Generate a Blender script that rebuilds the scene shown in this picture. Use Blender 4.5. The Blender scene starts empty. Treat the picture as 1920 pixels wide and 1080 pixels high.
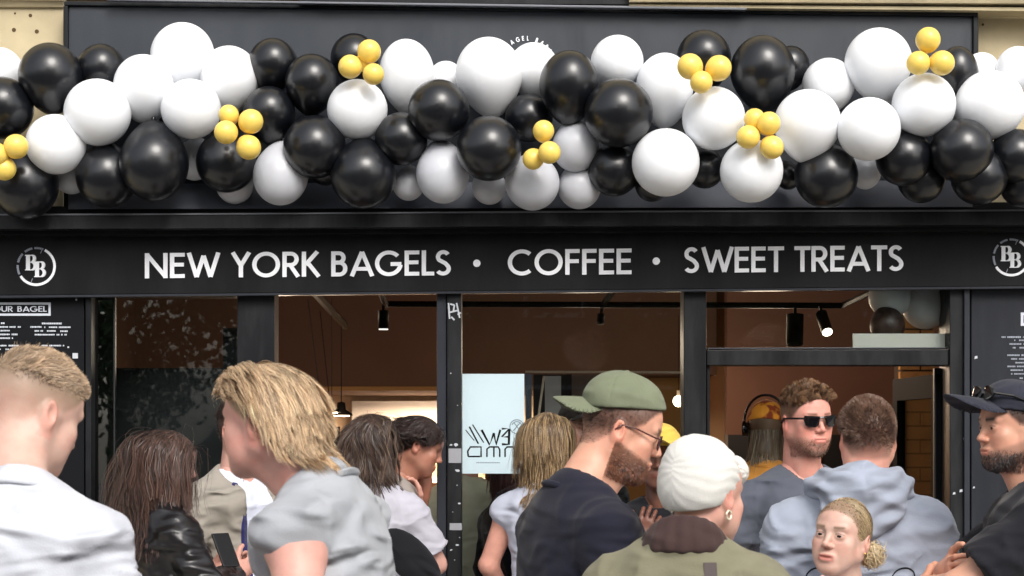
import bpy, math, random
import numpy as np
from mathutils import Vector, Matrix, Euler
from mathutils.bvhtree import BVHTree

# ------------------------------------------------------------------ camera, sky, sun
SC = bpy.context.scene
COL = SC.collection
F, CD, CH, HZ = 3600.0, 8.0, 1.65, 812.0      # focal length in photo pixels, camera distance and height, horizon row
cam = bpy.data.objects.new('camera', bpy.data.cameras.new('camera'))
COL.objects.link(cam)
cam.location = (0, -CD, CH)
cam.rotation_euler = (math.radians(90), 0, 0)
cam.data.sensor_width = 36
cam.data.lens = 36 * F / 1920
cam.data.shift_y = (HZ - 540) / 1920
cam.data.clip_end = 400
cam.data.dof.use_dof = True
cam.data.dof.focus_distance = 7.0
cam.data.dof.aperture_fstop = 9
SC.camera = cam
W = bpy.data.worlds.new('World'); SC.world = W; W.use_nodes = True
SUN_EL, SUN_AZ = 40, 162                       # degrees; azimuth from +Y towards +X (behind the camera, a little right)
nt = W.node_tree
bgn = nt.nodes['Background']
sky = nt.nodes.new('ShaderNodeTexSky'); sky.sky_type = 'NISHITA'; sky.sun_disc = False
sky.sun_elevation = math.radians(SUN_EL); sky.sun_rotation = math.radians(SUN_AZ)
sky.air_density = 1.0; sky.dust_density = 4.0; sky.ozone_density = 1.0
hs = nt.nodes.new('ShaderNodeHueSaturation'); hs.inputs['Saturation'].default_value = 0.35
nt.links.new(sky.outputs[0], hs.inputs['Color']); nt.links.new(hs.outputs[0], bgn.inputs[0])
bgn.inputs[1].default_value = 0.15
sl = bpy.data.lights.new('sun', 'SUN'); sl.energy = .95; sl.angle = math.radians(24); sl.color = (1, .96, .9)
sun = bpy.data.objects.new('sun', sl); COL.objects.link(sun)
_e, _a = math.radians(SUN_EL), math.radians(SUN_AZ)
sun.rotation_euler = Vector((math.cos(_e)*math.sin(_a), math.cos(_e)*math.cos(_a), math.sin(_e))).to_track_quat('Z', 'Y').to_euler()
SC.view_settings.view_transform = 'Standard'; SC.view_settings.look = 'None'
SC.view_settings.gamma = 1; SC.view_settings.use_curve_mapping = False
SC.view_settings.exposure = 0.74
SC.cycles.max_bounces = 8; SC.cycles.transparent_max_bounces = 16

RNG = np.random.default_rng(7); random.seed(7)

def at(px, py, Y):
    d = Y + CD
    return Vector(((px - 960) * d / F, Y, CH - (py - HZ) * d / F))
def S(r, g, b):
    f = lambda c: ((c/255+.055)/1.055)**2.4 if c > 10 else c/255/12.92
    return (f(r), f(g), f(b), 1)

# ------------------------------------------------------------------ materials
def mat(name, col=(.5,.5,.5,1), rough=.6, metal=0, spec=.5, bump=None, vary=None, attr=False, sheen=0, sss=0,
        coat=0, emit=None, trans=0, dust=0):
    m = bpy.data.materials.new(name); m.use_nodes = True
    n = m.node_tree.nodes; l = m.node_tree.links; p = n['Principled BSDF']
    p.inputs['Base Color'].default_value = col
    p.inputs['Roughness'].default_value = rough; p.inputs['Metallic'].default_value = metal
    p.inputs['Specular IOR Level'].default_value = spec
    p.inputs['Coat Weight'].default_value = coat
    p.inputs['Sheen Weight'].default_value = sheen
    tc = n.new('ShaderNodeTexCoord')
    src = None
    if attr:
        a = n.new('ShaderNodeAttribute'); a.attribute_name = 'Col'; src = a.outputs['Color']
    if vary:                                     # (scale, amount[, detail]) mottling of the colour
        nz = n.new('ShaderNodeTexNoise'); nz.inputs['Scale'].default_value = vary[0]; nz.inputs['Detail'].default_value = 6
        l.new(tc.outputs['Object'], nz.inputs['Vector'])
        mr = n.new('ShaderNodeMapRange'); mr.inputs[1].default_value = .3; mr.inputs[2].default_value = .7
        mr.inputs[3].default_value = 1-vary[1]; mr.inputs[4].default_value = 1+vary[1]
        l.new(nz.outputs['Fac'], mr.inputs[0])
        mx = n.new('ShaderNodeVectorMath'); mx.operation = 'SCALE'
        if src: l.new(src, mx.inputs[0])
        else: mx.inputs[0].default_value = col[:3]
        l.new(mr.outputs[0], mx.inputs['Scale']); src = mx.outputs[0]
    if dust:                                     # pale dust, runs and rubbed patches, with their own duller sheen
        mp = n.new('ShaderNodeMapping'); mp.inputs['Scale'].default_value = (9,9,1.6)
        d1 = n.new('ShaderNodeTexNoise'); d1.inputs['Scale'].default_value = 1.0; d1.inputs['Detail'].default_value = 9; d1.inputs['Roughness'].default_value = .7
        l.new(tc.outputs['Object'], mp.inputs[0]); l.new(mp.outputs[0], d1.inputs['Vector'])
        m1 = n.new('ShaderNodeMapRange'); m1.inputs[1].default_value = .48; m1.inputs[2].default_value = .78; m1.inputs[4].default_value = dust
        l.new(d1.outputs['Fac'], m1.inputs[0])
        mc = n.new('ShaderNodeMix'); mc.data_type = 'RGBA'; mc.inputs[7].default_value = S(96,98,100)
        l.new(m1.outputs[0], mc.inputs[0])
        if src: l.new(src, mc.inputs[6])
        else: mc.inputs[6].default_value = col
        src = mc.outputs[2]
        m2 = n.new('ShaderNodeMapRange'); m2.inputs[1].default_value = .3; m2.inputs[2].default_value = .7; m2.inputs[3].default_value = rough*.75; m2.inputs[4].default_value = min(1,rough*1.5)
        l.new(d1.outputs['Fac'], m2.inputs[0]); l.new(m2.outputs[0], p.inputs['Roughness'])
    if src: l.new(src, p.inputs['Base Color'])
    if bump:                                     # (scale, strength, distance)
        nb = n.new('ShaderNodeTexNoise'); nb.inputs['Scale'].default_value = bump[0]; nb.inputs['Detail'].default_value = 4
        l.new(tc.outputs['Object'], nb.inputs['Vector'])
        b = n.new('ShaderNodeBump'); b.inputs['Strength'].default_value = bump[1]; b.inputs['Distance'].default_value = bump[2]
        l.new(nb.outputs['Fac'], b.inputs['Height']); l.new(b.outputs[0], p.inputs['Normal'])
    if sss:
        p.inputs['Subsurface Weight'].default_value = sss; p.inputs['Subsurface Radius'].default_value = (1,.35,.2)
        p.inputs['Subsurface Scale'].default_value = .008
    if emit:
        p.inputs['Emission Color'].default_value = emit[0]; p.inputs['Emission Strength'].default_value = emit[1]
    if trans: p.inputs['Transmission Weight'].default_value = trans
    return m
def cloth(name, col, rough=.9, b=.35, vary=.06, sheen=.3, cr=.5):
    m = mat(name, col, rough, spec=.2, bump=(260, b, .002), vary=(9, vary), sheen=sheen*.3)
    return crease(m, cr)
def crease(m, cr):                               # long sharp creases as relief, crossing the weave relief
    n = m.node_tree.nodes; l = m.node_tree.links; p = n['Principled BSDF']
    weave = p.inputs['Normal'].links[0].from_node if p.inputs['Normal'].links else None
    tc = n.new('ShaderNodeTexCoord'); prev = None
    for rot, sc, off in ((.5,(4.5,4.5,11.0),0), (-.75,(5.5,5.5,14.0),9)):
        mp = n.new('ShaderNodeMapping'); mp.inputs['Rotation'].default_value = (rot*.6, rot, rot*.3); mp.inputs['Scale'].default_value = sc; mp.inputs['Location'].default_value = (off,off,off)
        nz = n.new('ShaderNodeTexNoise'); nz.noise_type = 'RIDGED_MULTIFRACTAL'; nz.inputs['Scale'].default_value = 1.0; nz.inputs['Detail'].default_value = 1.5; nz.inputs['Distortion'].default_value = .7
        l.new(tc.outputs['Object'], mp.inputs[0]); l.new(mp.outputs[0], nz.inputs['Vector'])
        b2 = n.new('ShaderNodeBump'); b2.inputs['Strength'].default_value = cr; b2.inputs['Distance'].default_value = .05
        l.new(nz.outputs['Fac'], b2.inputs['Height'])
        if prev: l.new(prev.outputs[0], b2.inputs['Normal'])
        elif weave: l.new(weave.outputs[0], b2.inputs['Normal'])
        prev = b2
    l.new(prev.outputs[0], p.inputs['Normal'])
    return m
def glass_mat(name, refl=1.3, tint=(.86,.9,.9,1)):
    m = bpy.data.materials.new(name); m.use_nodes = True
    n = m.node_tree.nodes; l = m.node_tree.links; n.remove(n['Principled BSDF'])
    t = n.new('ShaderNodeBsdfTransparent'); t.inputs[0].default_value = tint
    g = n.new('ShaderNodeBsdfGlossy'); g.inputs['Roughness'].default_value = .01
    fr = n.new('ShaderNodeFresnel'); fr.inputs[0].default_value = 1.5
    mu = n.new('ShaderNodeMath'); mu.operation = 'MULTIPLY'; mu.inputs[1].default_value = refl; mu.use_clamp = True
    l.new(fr.outputs[0], mu.inputs[0])
    mx = n.new('ShaderNodeMixShader'); l.new(mu.outputs[0], mx.inputs[0]); l.new(t.outputs[0], mx.inputs[1]); l.new(g.outputs[0], mx.inputs[2])
    l.new(mx.outputs[0], n['Material Output'].inputs[0])
    return m
M = {}
M['sign'] = mat('sign_slate', S(38,44,52), .38, dust=.10, vary=(3,.06), bump=(40,.03,.001))
M['frame'] = mat('frame_charcoal', S(15,17,21), .42, spec=.28, dust=.16, vary=(4,.14), bump=(60,.06,.001))
M['frame_light'] = mat('frame_pale_grey', S(44,47,54), .4, spec=.3, vary=(5,.15))  # paler grey than the charcoal frame, mottled at random
M['band'] = mat('fascia_black', S(9,10,13), .5, spec=.22, dust=.10, vary=(2.5,.12), bump=(30,.04,.001))
M['awning'] = mat('awning_case', S(18,19,23), .4, spec=.3, dust=.22, vary=(4,.1))
M['highlight_metal'] = mat('pale_highlight_metal', S(112,114,120), .3, metal=.3)  # pale grey metal: door handle, and the painted highlights on two edges
M['stone'] = mat('yellow_render', S(184,170,138), .85, vary=(6,.16), bump=(25,.35,.006))
M['letter'] = mat('letter_white', S(246,248,252), .4)
M['print'] = mat('print_white', S(200,205,215), .6)
M['print_dim'] = mat('print_grey', S(150,156,168), .6)
M['menu'] = mat('menu_board', S(10,12,17), .5, spec=.2, vary=(3,.1))
M['menu_r'] = mat('menu_board_grey', S(30,33,40), .5, spec=.25, dust=.14, vary=(3,.1))
M['terracotta'] = mat('terracotta_plaster', S(112,80,68), .85, vary=(2.2,.1), bump=(14,.2,.004))
M['terra2'] = mat('brown_plaster', S(92,68,56), .85, vary=(2.0,.12), bump=(14,.2,.004))
M['ochre'] = mat('ochre_plaster', S(150,116,72), .8, vary=(3,.1))
M['cream'] = mat('cream_plaster', S(226,205,180), .8, vary=(3,.06))
M['brick'] = mat('ochre_brick', S(150,112,66), .8, vary=(14,.22), bump=(60,.4,.003))
M['dark'] = mat('black_board', S(14,16,18), .5, vary=(3,.2))
M['metal'] = mat('black_metal', S(12,12,13), .6, spec=.15)
M['floor'] = mat('shop_floor', S(110,96,84), .5, vary=(3,.1))
M['glass'] = glass_mat('window_glass', .62)
M['glass_s'] = glass_mat('mirror_film_glass', 3.2, (.5,.54,.54,1))
M['white_board'] = mat('white_board', S(225,230,235), .6)
M['paving'] = mat('paving_stone', S(168,165,158), .85, vary=(2,.15), bump=(30,.3,.004))
M['asphalt'] = mat('asphalt', (.05,.05,.052,1), .9, vary=(8,.2), bump=(90,.5,.004))
M['bark'] = mat('bark', (.08,.06,.045,1), .9, vary=(6,.2), bump=(30,.6,.01))
M['leaf'] = mat('leaves', (.05,.09,.03,1), .6, vary=(3,.35))
M['far'] = mat('brown_brick_wall', S(120,98,84), .9, vary=(3,.15), bump=(20,.3,.01))
M['win'] = mat('dark_window', S(40,46,54), .1)
M['tape'] = mat('grey_tape', S(150,152,158), .6)
M['chip'] = mat('paint_chip', S(190,194,200), .8)
M['skin'] = mat('skin', attr=True, rough=.46, sss=.08, spec=.4, vary=(30,.08), bump=(300,.28,.0012))
M['hair'] = mat('hair', attr=True, rough=.42, spec=.45, sheen=.1)
M['white_tee'] = cloth('white_cotton', S(196,199,207), cr=.9)
M['black_plastic'] = mat('black_plastic', S(12,12,14), .16)
M['lens'] = mat('dark_lens', S(16,14,18), .06)
M['tort'] = mat('tortoise_frame', S(70,28,26), .2)
M['eye_white'] = mat('eyeball', S(150,134,128), .3)
M['iris'] = mat('iris', S(40,32,30), .15)
M['shoe'] = mat('shoe', S(60,60,64), .6)
M['denim'] = cloth('denim', S(48,58,82))
M['black_cloth'] = cloth('black_cloth', S(22,22,26))
def bulb(name, c, s): return mat(name, c, .5, emit=(c, s))

# ------------------------------------------------------------------ objects
def tag(o, label=None, cat=None, group=None, kind=None):
    if label: o['label'] = label
    if cat: o['category'] = cat
    if group: o['group'] = group
    if kind: o['kind'] = kind
    return o
def empty(name, loc=(0,0,0), label=None, cat=None, group=None):
    o = bpy.data.objects.new(name, None); COL.objects.link(o); o.location = loc; o.empty_display_size = .1
    return tag(o, label, cat, group)
def mesh(name, v, f, m, parent=None, smooth=False, col=None, data_only=False):
    me = bpy.data.meshes.new(name)
    if isinstance(v, np.ndarray) and isinstance(f, np.ndarray):
        nv, nf, k = len(v), len(f), f.shape[1]
        me.vertices.add(nv); me.vertices.foreach_set('co', v.astype(np.float32).ravel())
        me.loops.add(nf*k); me.loops.foreach_set('vertex_index', f.astype(np.int32).ravel())
        me.polygons.add(nf); me.polygons.foreach_set('loop_start', np.arange(0, nf*k, k, dtype=np.int32))
        me.update(calc_edges=True)
    else:
        me.from_pydata([tuple(p) for p in v], [], f); me.update()
    if smooth: me.polygons.foreach_set('use_smooth', np.ones(len(me.polygons), dtype=bool))
    if col is not None:
        a = me.color_attributes.new('Col', 'FLOAT_COLOR', 'POINT')
        c = np.ones((len(me.vertices), 4), np.float32); c[:, :3] = col
        a.data.foreach_set('color', c.ravel())
    for x in (m if isinstance(m, list) else [m]): me.materials.append(x)
    if data_only: return me
    o = bpy.data.objects.new(name, me); COL.objects.link(o)
    if parent: o.parent = parent
    return o
def add(name, me, parent=None, loc=(0,0,0)):
    o = bpy.data.objects.new(name, me); COL.objects.link(o); o.location = loc
    if parent: o.parent = parent
    return o

class MB:                                        # collects simple solids into one mesh
    def __init__(s): s.v = []; s.f = []
    def prism(s, front, dy):                     # front: 4+ points, pushed back by the vector dy
        n = len(front); b = len(s.v); dy = Vector(dy)
        s.v += [Vector(p) for p in front] + [Vector(p)+dy for p in front]
        s.f.append(list(range(b, b+n))); s.f.append([b+n+i for i in reversed(range(n))])
        for i in range(n):
            j = (i+1) % n; s.f.append([b+i, b+n+i, b+n+j, b+j])
        return s
    def box(s, x0, x1, y0, y1, z0, z1):
        return s.prism([(x0,y0,z0),(x1,y0,z0),(x1,y0,z1),(x0,y0,z1)], (0,y1-y0,0))
    def quad(s, x0, yt0, x1, yt1, yb0, yb1, Y, depth):   # photo-pixel corners of a slab whose face stands at Y
        return s.prism([at(x0,yb0,Y), at(x1,yb1,Y), at(x1,yt1,Y), at(x0,yt0,Y)], (0,depth,0))
    def tube(s, pts, r, n=8, closed=False):
        pts = [Vector(p) for p in pts]; b = len(s.v); N = len(pts)
        rr = r if isinstance(r, (list, tuple)) else [r]*N
        up = Vector((0,0,1))
        for i, p in enumerate(pts):
            t = (pts[(i+1) % N if closed else min(i+1, N-1)] - pts[(i-1) % N if closed else max(i-1, 0)]).normalized()
            a = t.cross(up)
            if a.length < .1: a = t.cross(Vector((1,0,0)))
            a.normalize(); c = t.cross(a)
            for k in range(n):
                an = 2*math.pi*k/n
                s.v.append(p + (a*math.cos(an) + c*math.sin(an))*rr[i])
        for i in range(N if closed else N-1):
            for k in range(n):
                k2 = (k+1) % n; i2 = (i+1) % N
                s.f.append([b+i*n+k, b+i*n+k2, b+i2*n+k2, b+i2*n+k])
        if not closed:
            s.f.append([b+k for k in range(n)]); s.f.append([b+(N-1)*n+k for k in reversed(range(n))])
        return s
    def ell(s, c, r, n=16, m=10):
        b = len(s.v); c = Vector(c)
        for i in range(m+1):
            th = math.pi*i/m
            for k in range(n):
                ph = 2*math.pi*k/n
                s.v.append(c + Vector((r[0]*math.sin(th)*math.cos(ph), r[1]*math.sin(th)*math.sin(ph), r[2]*math.cos(th))))
        for i in range(m):
            for k in range(n):
                k2 = (k+1) % n; s.f.append([b+i*n+k, b+(i+1)*n+k, b+(i+1)*n+k2, b+i*n+k2])
        return s
    def lathe(s, c, prof, n=20):                 # prof: (radius, z) pairs
        b = len(s.v); c = Vector(c)
        for r, z in prof:
            for k in range(n):
                a = 2*math.pi*k/n; s.v.append(c + Vector((r*math.cos(a), r*math.sin(a), z)))
        for i in range(len(prof)-1):
            for k in range(n):
                k2 = (k+1) % n; s.f.append([b+i*n+k, b+i*n+k2, b+(i+1)*n+k2, b+(i+1)*n+k])
        return s
    def build(s, name, m, parent=None, smooth=False, bevel=0):
        o = mesh(name, s.v, s.f, m, parent, smooth)
        if bevel:
            md = o.modifiers.new('bevel', 'BEVEL'); md.width = bevel; md.segments = 2; md.limit_method = 'ANGLE'
        return o

# ------------------------------------------------------------------ noise
_P = RNG.permutation(256); _P = np.concatenate([_P, _P, _P])
_G = RNG.normal(size=(256, 3)); _G /= np.linalg.norm(_G, axis=1)[:, None]
def noise(p):
    p = np.asarray(p, float); i = np.floor(p).astype(int); f = p - i; i &= 255
    u = f*f*f*(f*(f*6-15)+10); out = 0
    for dx in (0,1):
        for dy in (0,1):
            for dz in (0,1):
                g = _G[_P[_P[_P[(i[:,0]+dx) & 255] + ((i[:,1]+dy) & 255)] + ((i[:,2]+dz) & 255)]]
                w = (u[:,0] if dx else 1-u[:,0])*(u[:,1] if dy else 1-u[:,1])*(u[:,2] if dz else 1-u[:,2])
                out = out + w*((f - (dx,dy,dz))*g).sum(1)
    return out

# ------------------------------------------------------------------ signed-distance modelling
def E(c, r, rot=None, bend=0): return dict(t='e', c=c, r=r, rot=rot, bend=bend)
def C(a, b, r1, r2=None, cut=None): return dict(t='c', a=a, b=b, r1=r1, r2=r1 if r2 is None else r2, cut=cut)
class SDF:
    def __init__(s, lo, hi, h):
        s.lo = np.array(lo, float); s.h = h
        s.n = np.ceil((np.array(hi)-s.lo)/h).astype(int)+1
        s.d = np.full(s.n, 1.0, np.float32)
    def op(s, prim, M4=None, k=.01, sub=False, inter=False, grow=0.0):
        M4 = np.array(M4) if M4 is not None else np.eye(4)
        sc = abs(np.linalg.det(M4[:3,:3]))**(1/3)
        if prim['t'] == 'e':
            rm = max(prim['r'])+grow; c = np.array(prim['c'], float); blo, bhi = c-rm, c+rm
            if prim['bend']: bhi = bhi+[0,0,.02]; blo = blo-[0,0,.03]
        else:
            a, b = np.array(prim['a'], float), np.array(prim['b'], float); rm = max(prim['r1'], prim['r2'])+grow
            blo, bhi = np.minimum(a,b)-rm, np.maximum(a,b)+rm
        cs = np.array([[x,y,z,1] for x in (blo[0],bhi[0]) for y in (blo[1],bhi[1]) for z in (blo[2],bhi[2])]) @ M4.T
        mg = k + 3*s.h
        i0 = np.clip(np.floor((cs[:,:3].min(0)-mg-s.lo)/s.h).astype(int), 0, s.n)
        i1 = np.clip(np.ceil((cs[:,:3].max(0)+mg-s.lo)/s.h).astype(int)+1, 0, s.n)
        if (i1 <= i0).any(): return
        ax = [(np.arange(i0[j], i1[j])*s.h + s.lo[j]) for j in range(3)]
        X, Y, Z = np.meshgrid(*ax, indexing='ij')
        Mi = np.linalg.inv(M4)
        x = (Mi[0,0]*X+Mi[0,1]*Y+Mi[0,2]*Z+Mi[0,3]).astype(np.float32)
        y = (Mi[1,0]*X+Mi[1,1]*Y+Mi[1,2]*Z+Mi[1,3]).astype(np.float32)
        z = (Mi[2,0]*X+Mi[2,1]*Y+Mi[2,2]*Z+Mi[2,3]).astype(np.float32)
        if prim['t'] == 'e':
            c, r = prim['c'], [q+grow for q in prim['r']]
            x = x-c[0]; y = y-c[1]; z = z-c[2]
            if prim['bend']: z = z + prim['bend']*x*x
            if prim['rot']:
                R = np.array(Euler([math.radians(q) for q in prim['rot']]).to_matrix())
                x, y, z = (R[0,0]*x+R[1,0]*y+R[2,0]*z, R[0,1]*x+R[1,1]*y+R[2,1]*z, R[0,2]*x+R[1,2]*y+R[2,2]*z)
            k0 = np.sqrt((x/r[0])**2+(y/r[1])**2+(z/r[2])**2); k1 = np.sqrt((x/r[0]**2)**2+(y/r[1]**2)**2+(z/r[2]**2)**2)+1e-9
            d = k0*(k0-1)/k1
        else:
            ba = b-a; L2 = max((ba*ba).sum(), 1e-9)
            t0 = ((x-a[0])*ba[0]+(y-a[1])*ba[1]+(z-a[2])*ba[2])/L2; t = np.clip(t0, 0, 1)
            d = np.sqrt((x-a[0]-t*ba[0])**2+(y-a[1]-t*ba[1])**2+(z-a[2]-t*ba[2])**2) - (prim['r1']+(prim['r2']-prim['r1'])*t) - grow
            if prim['cut'] is not None: d = np.maximum(d, (t0-prim['cut'])*math.sqrt(L2))
        d = d*sc
        sl = tuple(slice(i0[j], i1[j]) for j in range(3)); A = s.d[sl]
        if sub:
            d = -d; hh = np.maximum(k-np.abs(A-d), 0)/k; s.d[sl] = np.maximum(A, d)+hh*hh*k/4
        else:
            hh = np.maximum(k-np.abs(A-d), 0)/k; s.d[sl] = np.minimum(A, d)-hh*hh*k/4
    def plane(s, n, o):                          # keep the side where dot(n, p-o) < 0
        ax = [np.arange(s.n[j])*s.h+s.lo[j]-o[j] for j in range(3)]
        q = n[0]*ax[0][:,None,None]+n[1]*ax[1][None,:,None]+n[2]*ax[2][None,None,:]
        s.d = np.maximum(s.d, q.astype(np.float32))
    def mesh(s):
        d = s.d
        for j in range(3):
            ix = [slice(None)]*3
            for e in (0,-1): ix[j] = e; d[tuple(ix)] = np.maximum(d[tuple(ix)], s.h)
        neg = d < 0
        nx, ny, nz = s.n
        cnt = np.zeros((nx-1,ny-1,nz-1), np.uint8)
        co = [(a,b,c) for a in (0,1) for b in (0,1) for c in (0,1)]
        for a,b,c in co: cnt += neg[a:nx-1+a, b:ny-1+b, c:nz-1+c]
        act = np.argwhere((cnt > 0) & (cnt < 8))
        if len(act) == 0: return np.zeros((0,3)), np.zeros((0,4), int)
        vals = np.stack([d[act[:,0]+a, act[:,1]+b, act[:,2]+c] for a,b,c in co], 1)
        acc = np.zeros((len(act),3)); num = np.zeros(len(act))
        for i in range(8):
            for j in range(i+1, 8):
                df = np.array(co[j])-np.array(co[i])
                if np.abs(df).sum() != 1: continue
                m = (vals[:,i] < 0) != (vals[:,j] < 0)
                t = np.where(m, vals[:,i]/(vals[:,i]-vals[:,j]+1e-12), 0)
                acc += m[:,None]*(np.array(co[i])+t[:,None]*df); num += m
        V = (act + acc/num[:,None])*s.h + s.lo
        idx = np.full((nx-1,ny-1,nz-1), -1, np.int32); idx[tuple(act.T)] = np.arange(len(act))
        Fs = []
        for axn in range(3):
            u, v = [(1,2),(2,0),(0,1)][axn]
            a = [slice(None)]*3; b = [slice(None)]*3; a[axn] = slice(0,-1); b[axn] = slice(1,None)
            A, B = neg[tuple(a)], neg[tuple(b)]
            e = np.argwhere(A != B)
            ok = (e[:,u] > 0) & (e[:,v] > 0) & (e[:,u] < s.n[u]-1) & (e[:,v] < s.n[v]-1); e = e[ok]
            fl = A[tuple(e.T)]
            q = []
            for du, dv in ((0,0),(1,0),(1,1),(0,1)):
                k = e.copy(); k[:,u] -= du; k[:,v] -= dv; q.append(idx[tuple(k.T)])
            q = np.stack(q, 1); q[~fl] = q[~fl][:, ::-1]
            Fs.append(q)
        return V, np.concatenate(Fs)
def vnormals(V, Fq):
    n = np.cross(V[Fq[:,2]]-V[Fq[:,0]], V[Fq[:,3]]-V[Fq[:,1]]); N = np.zeros_like(V)
    for j in range(4): np.add.at(N, Fq[:,j], n)
    return N/(np.linalg.norm(N, axis=1)[:,None]+1e-12)
def relax(V, Fq, it=1):
    for _ in range(it):
        A = np.zeros_like(V); c = np.zeros(len(V))
        for j in range(4):
            np.add.at(A, Fq[:,j], V[Fq[:,(j+1)%4]]); np.add.at(c, Fq[:,j], 1)
            np.add.at(A, Fq[:,j], V[Fq[:,(j-1)%4]]); np.add.at(c, Fq[:,j], 1)
        V = V*.5 + .5*A/c[:,None]
    return V
def TR(loc=(0,0,0), rx=0, ry=0, rz=0, s=1):
    return Matrix.Translation(loc) @ Euler((math.radians(rx), math.radians(ry), math.radians(rz))).to_matrix().to_4x4() @ Matrix.Scale(s, 4)
def xf(M4, p): p = np.asarray(p, float); M4 = np.array(M4); return p @ M4[:3,:3].T + M4[:3,3]
# ------------------------------------------------------------------ people: head, hands, hair
def head_prims(fem=False, mouth=0.0, eyes=True):
    j = .9 if fem else 1.0
    P = [(E((0,.014,.028),(.0745,.096,.088)), .01, 0),
         (E((0,-.030,.030),(.066,.060,.062)), .03, 0),
         (E((0,-.034,-.045),(.0565*j,.052,.068)), .035, 0),
         (C((0,-.070,-.100),(0,-.066,-.094),.019*j), .03, 0)]
    for s in (-1, 1):
        P += [(C((s*.054*j,.004,-.050),(s*.020*j,-.068,-.096),.017,.015), .03, 0),
              (C((s*.056,.004,-.010),(s*.054*j,.006,-.05),.020,.017), .02, 0),
              (E((s*.042,-.060,-.026),(.022,.018,.018)), .024, 0),
              (E((s*.034,-.050,-.058),(.026,.028,.034)), .028, 0),
              (C((s*.012,-.084,.020),(s*.042,-.076,.020),.0085), .014, 0),
              (E((s*.032,-.097,-.002),(.0165,.013,.0115)), .016, 1)]
    P += [(C((0,-.084,.010),(0,-.106,-.030),.0065,.0085), .014, 0),
          (E((0,-.103,-.033),(.0090,.010,.008)), .008, 0)]
    for s in (-1, 1):
        P += [(E((s*.0125,-.096,-.036),(.0075,.009,.007)), .007, 0),
              (E((s*.006,-.102,-.0425),(.0035,.005,.003)), .003, 1)]
        if eyes: P += [(E((s*.032,-.0768,-.002),(.0150,.0132,.0125)), .008, 0),
                       (E((s*.032,-.0935,-.0030),(.0130,.0090,.0031), (0,0,-s*14)), .002, 1)]
    P += [(E((0,-.084,-.068),(.026,.014,.018)), .014, 0),
          (E((-.009,-.094,-.0625),(.013,.0065,.0045)), .006, 0), (E((.009,-.094,-.0625),(.013,.0065,.0045)), .006, 0),
          (E((0,-.0935,-.0735-mouth),(.018,.0070,.0058)), .006, 0),
          (E((0,-.101,-.0680-mouth*.5),(.023,.008,.0014+mouth*.6)), .003, 1)]
    for s in (-1, 1):
        P += [(E((s*.0770,.014,-.012),(.0075,.0175,.0310),(-12,0,s*22)), .006, 0),
              (E((s*.0840,.010,-.008),(.0060,.0100,.0180),(-12,0,s*22)), .004, 1),
              (E((s*.073,.003,-.036),(.006,.008,.010)), .005, 0)]
    return P
def sstep(a, b, x): t = np.clip((x-a)/(b-a), 0, 1); return t*t*(3-2*t)
def scalp_line(y): return np.interp(y, [-.11,-.085,-.065,-.045,-.02,.005,.03,.06,.09], [.085,.072,.050,.022,.0,-.002,-.030,-.062,-.070])
def head_colour(p, skin, hairc, o):
    """p in head space -> albedo; o: options brow, lips, beard, scalp, blush"""
    skin = np.array(skin[:3]); hairc = np.array(hairc[:3]); c = np.tile(skin, (len(p),1))
    rn = noise(p*26)*.5+noise(p*70)*.35; c = c*np.stack([1+rn*.06, 1-rn*.20, 1-rn*.22],1)
    def mixc(c, m, k): return c*(1-m[:,None]) + np.array(k)*m[:,None]
    x, y, z = p.T; ax = abs(x)
    blush = np.exp(-(((ax-.045)/.022)**2+((z+.035)/.022)**2))*(y < -.02) + np.exp(-((x/.014)**2+((z+.034)/.012)**2))*(y < -.085)*.8
    ear = sstep(.073,.079,ax)*(y > -.01)*(abs(z) < .06)
    c = mixc(c, np.clip(blush*.38+ear*.5,0,.6), skin*np.array([1.02,.66,.62]))
    lip = sstep(.0285,.022,ax)*sstep(-.082,-.078,z)*sstep(-.0585,-.0625,z)*(y < -.078)
    c = mixc(c, lip*o.get('lips',.55), skin*np.array([.82,.42,.42]))
    brow = sstep(.012,.017,ax)*sstep(.052,.044,ax)*np.exp(-((z-.021-.08*(ax-.015)+ .0)/o.get('browt',.0042))**2)*(y < -.055)
    c = mixc(c, brow*o.get('brow',.6), hairc*.55)
    lash = np.exp(-((z-.0045+ 12*(ax-.032)**2)/.0018)**2)*sstep(.017,.020,ax)*sstep(.048,.045,ax)*(y < -.07)
    c = mixc(c, lash*.75, (.02,.012,.01))
    b = o.get('beard', 0)
    if b:
        bl = -.030 - .030*np.clip((-y)/.09,0,1)
        m = sstep(0,-.016, z-bl)*(y < .012)*(1-lip)*sstep(-.0,.01, .02+ax*0)
        m = np.maximum(m, np.exp(-((z+.054)/.005)**2)*(ax < .032)*(y < -.08)*.9)
        m = m*(1-np.exp(-(((ax-.03)/.016)**2+((z+.05)/.012)**2))*(y<-.05)*.6)
        m *= sstep(-.145,-.12, z)
        c = mixc(c, np.clip(m*b,0,1), np.array(o.get('beardc', hairc*.6))[:3])
    sc = sstep(-.004,.014, z - scalp_line(y))*(ax < .0785)
    top = sstep(*o.get('fade', (-.02,.02)), z + o.get('fadey',0)*y)
    k = o.get('scalp', .9)
    m = sc*np.clip(top*k + (1-top)*o.get('fadelow', k), 0, 1)
    c = mixc(c, m, hairc*.55)
    return np.clip(c, 0, 1)
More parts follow.
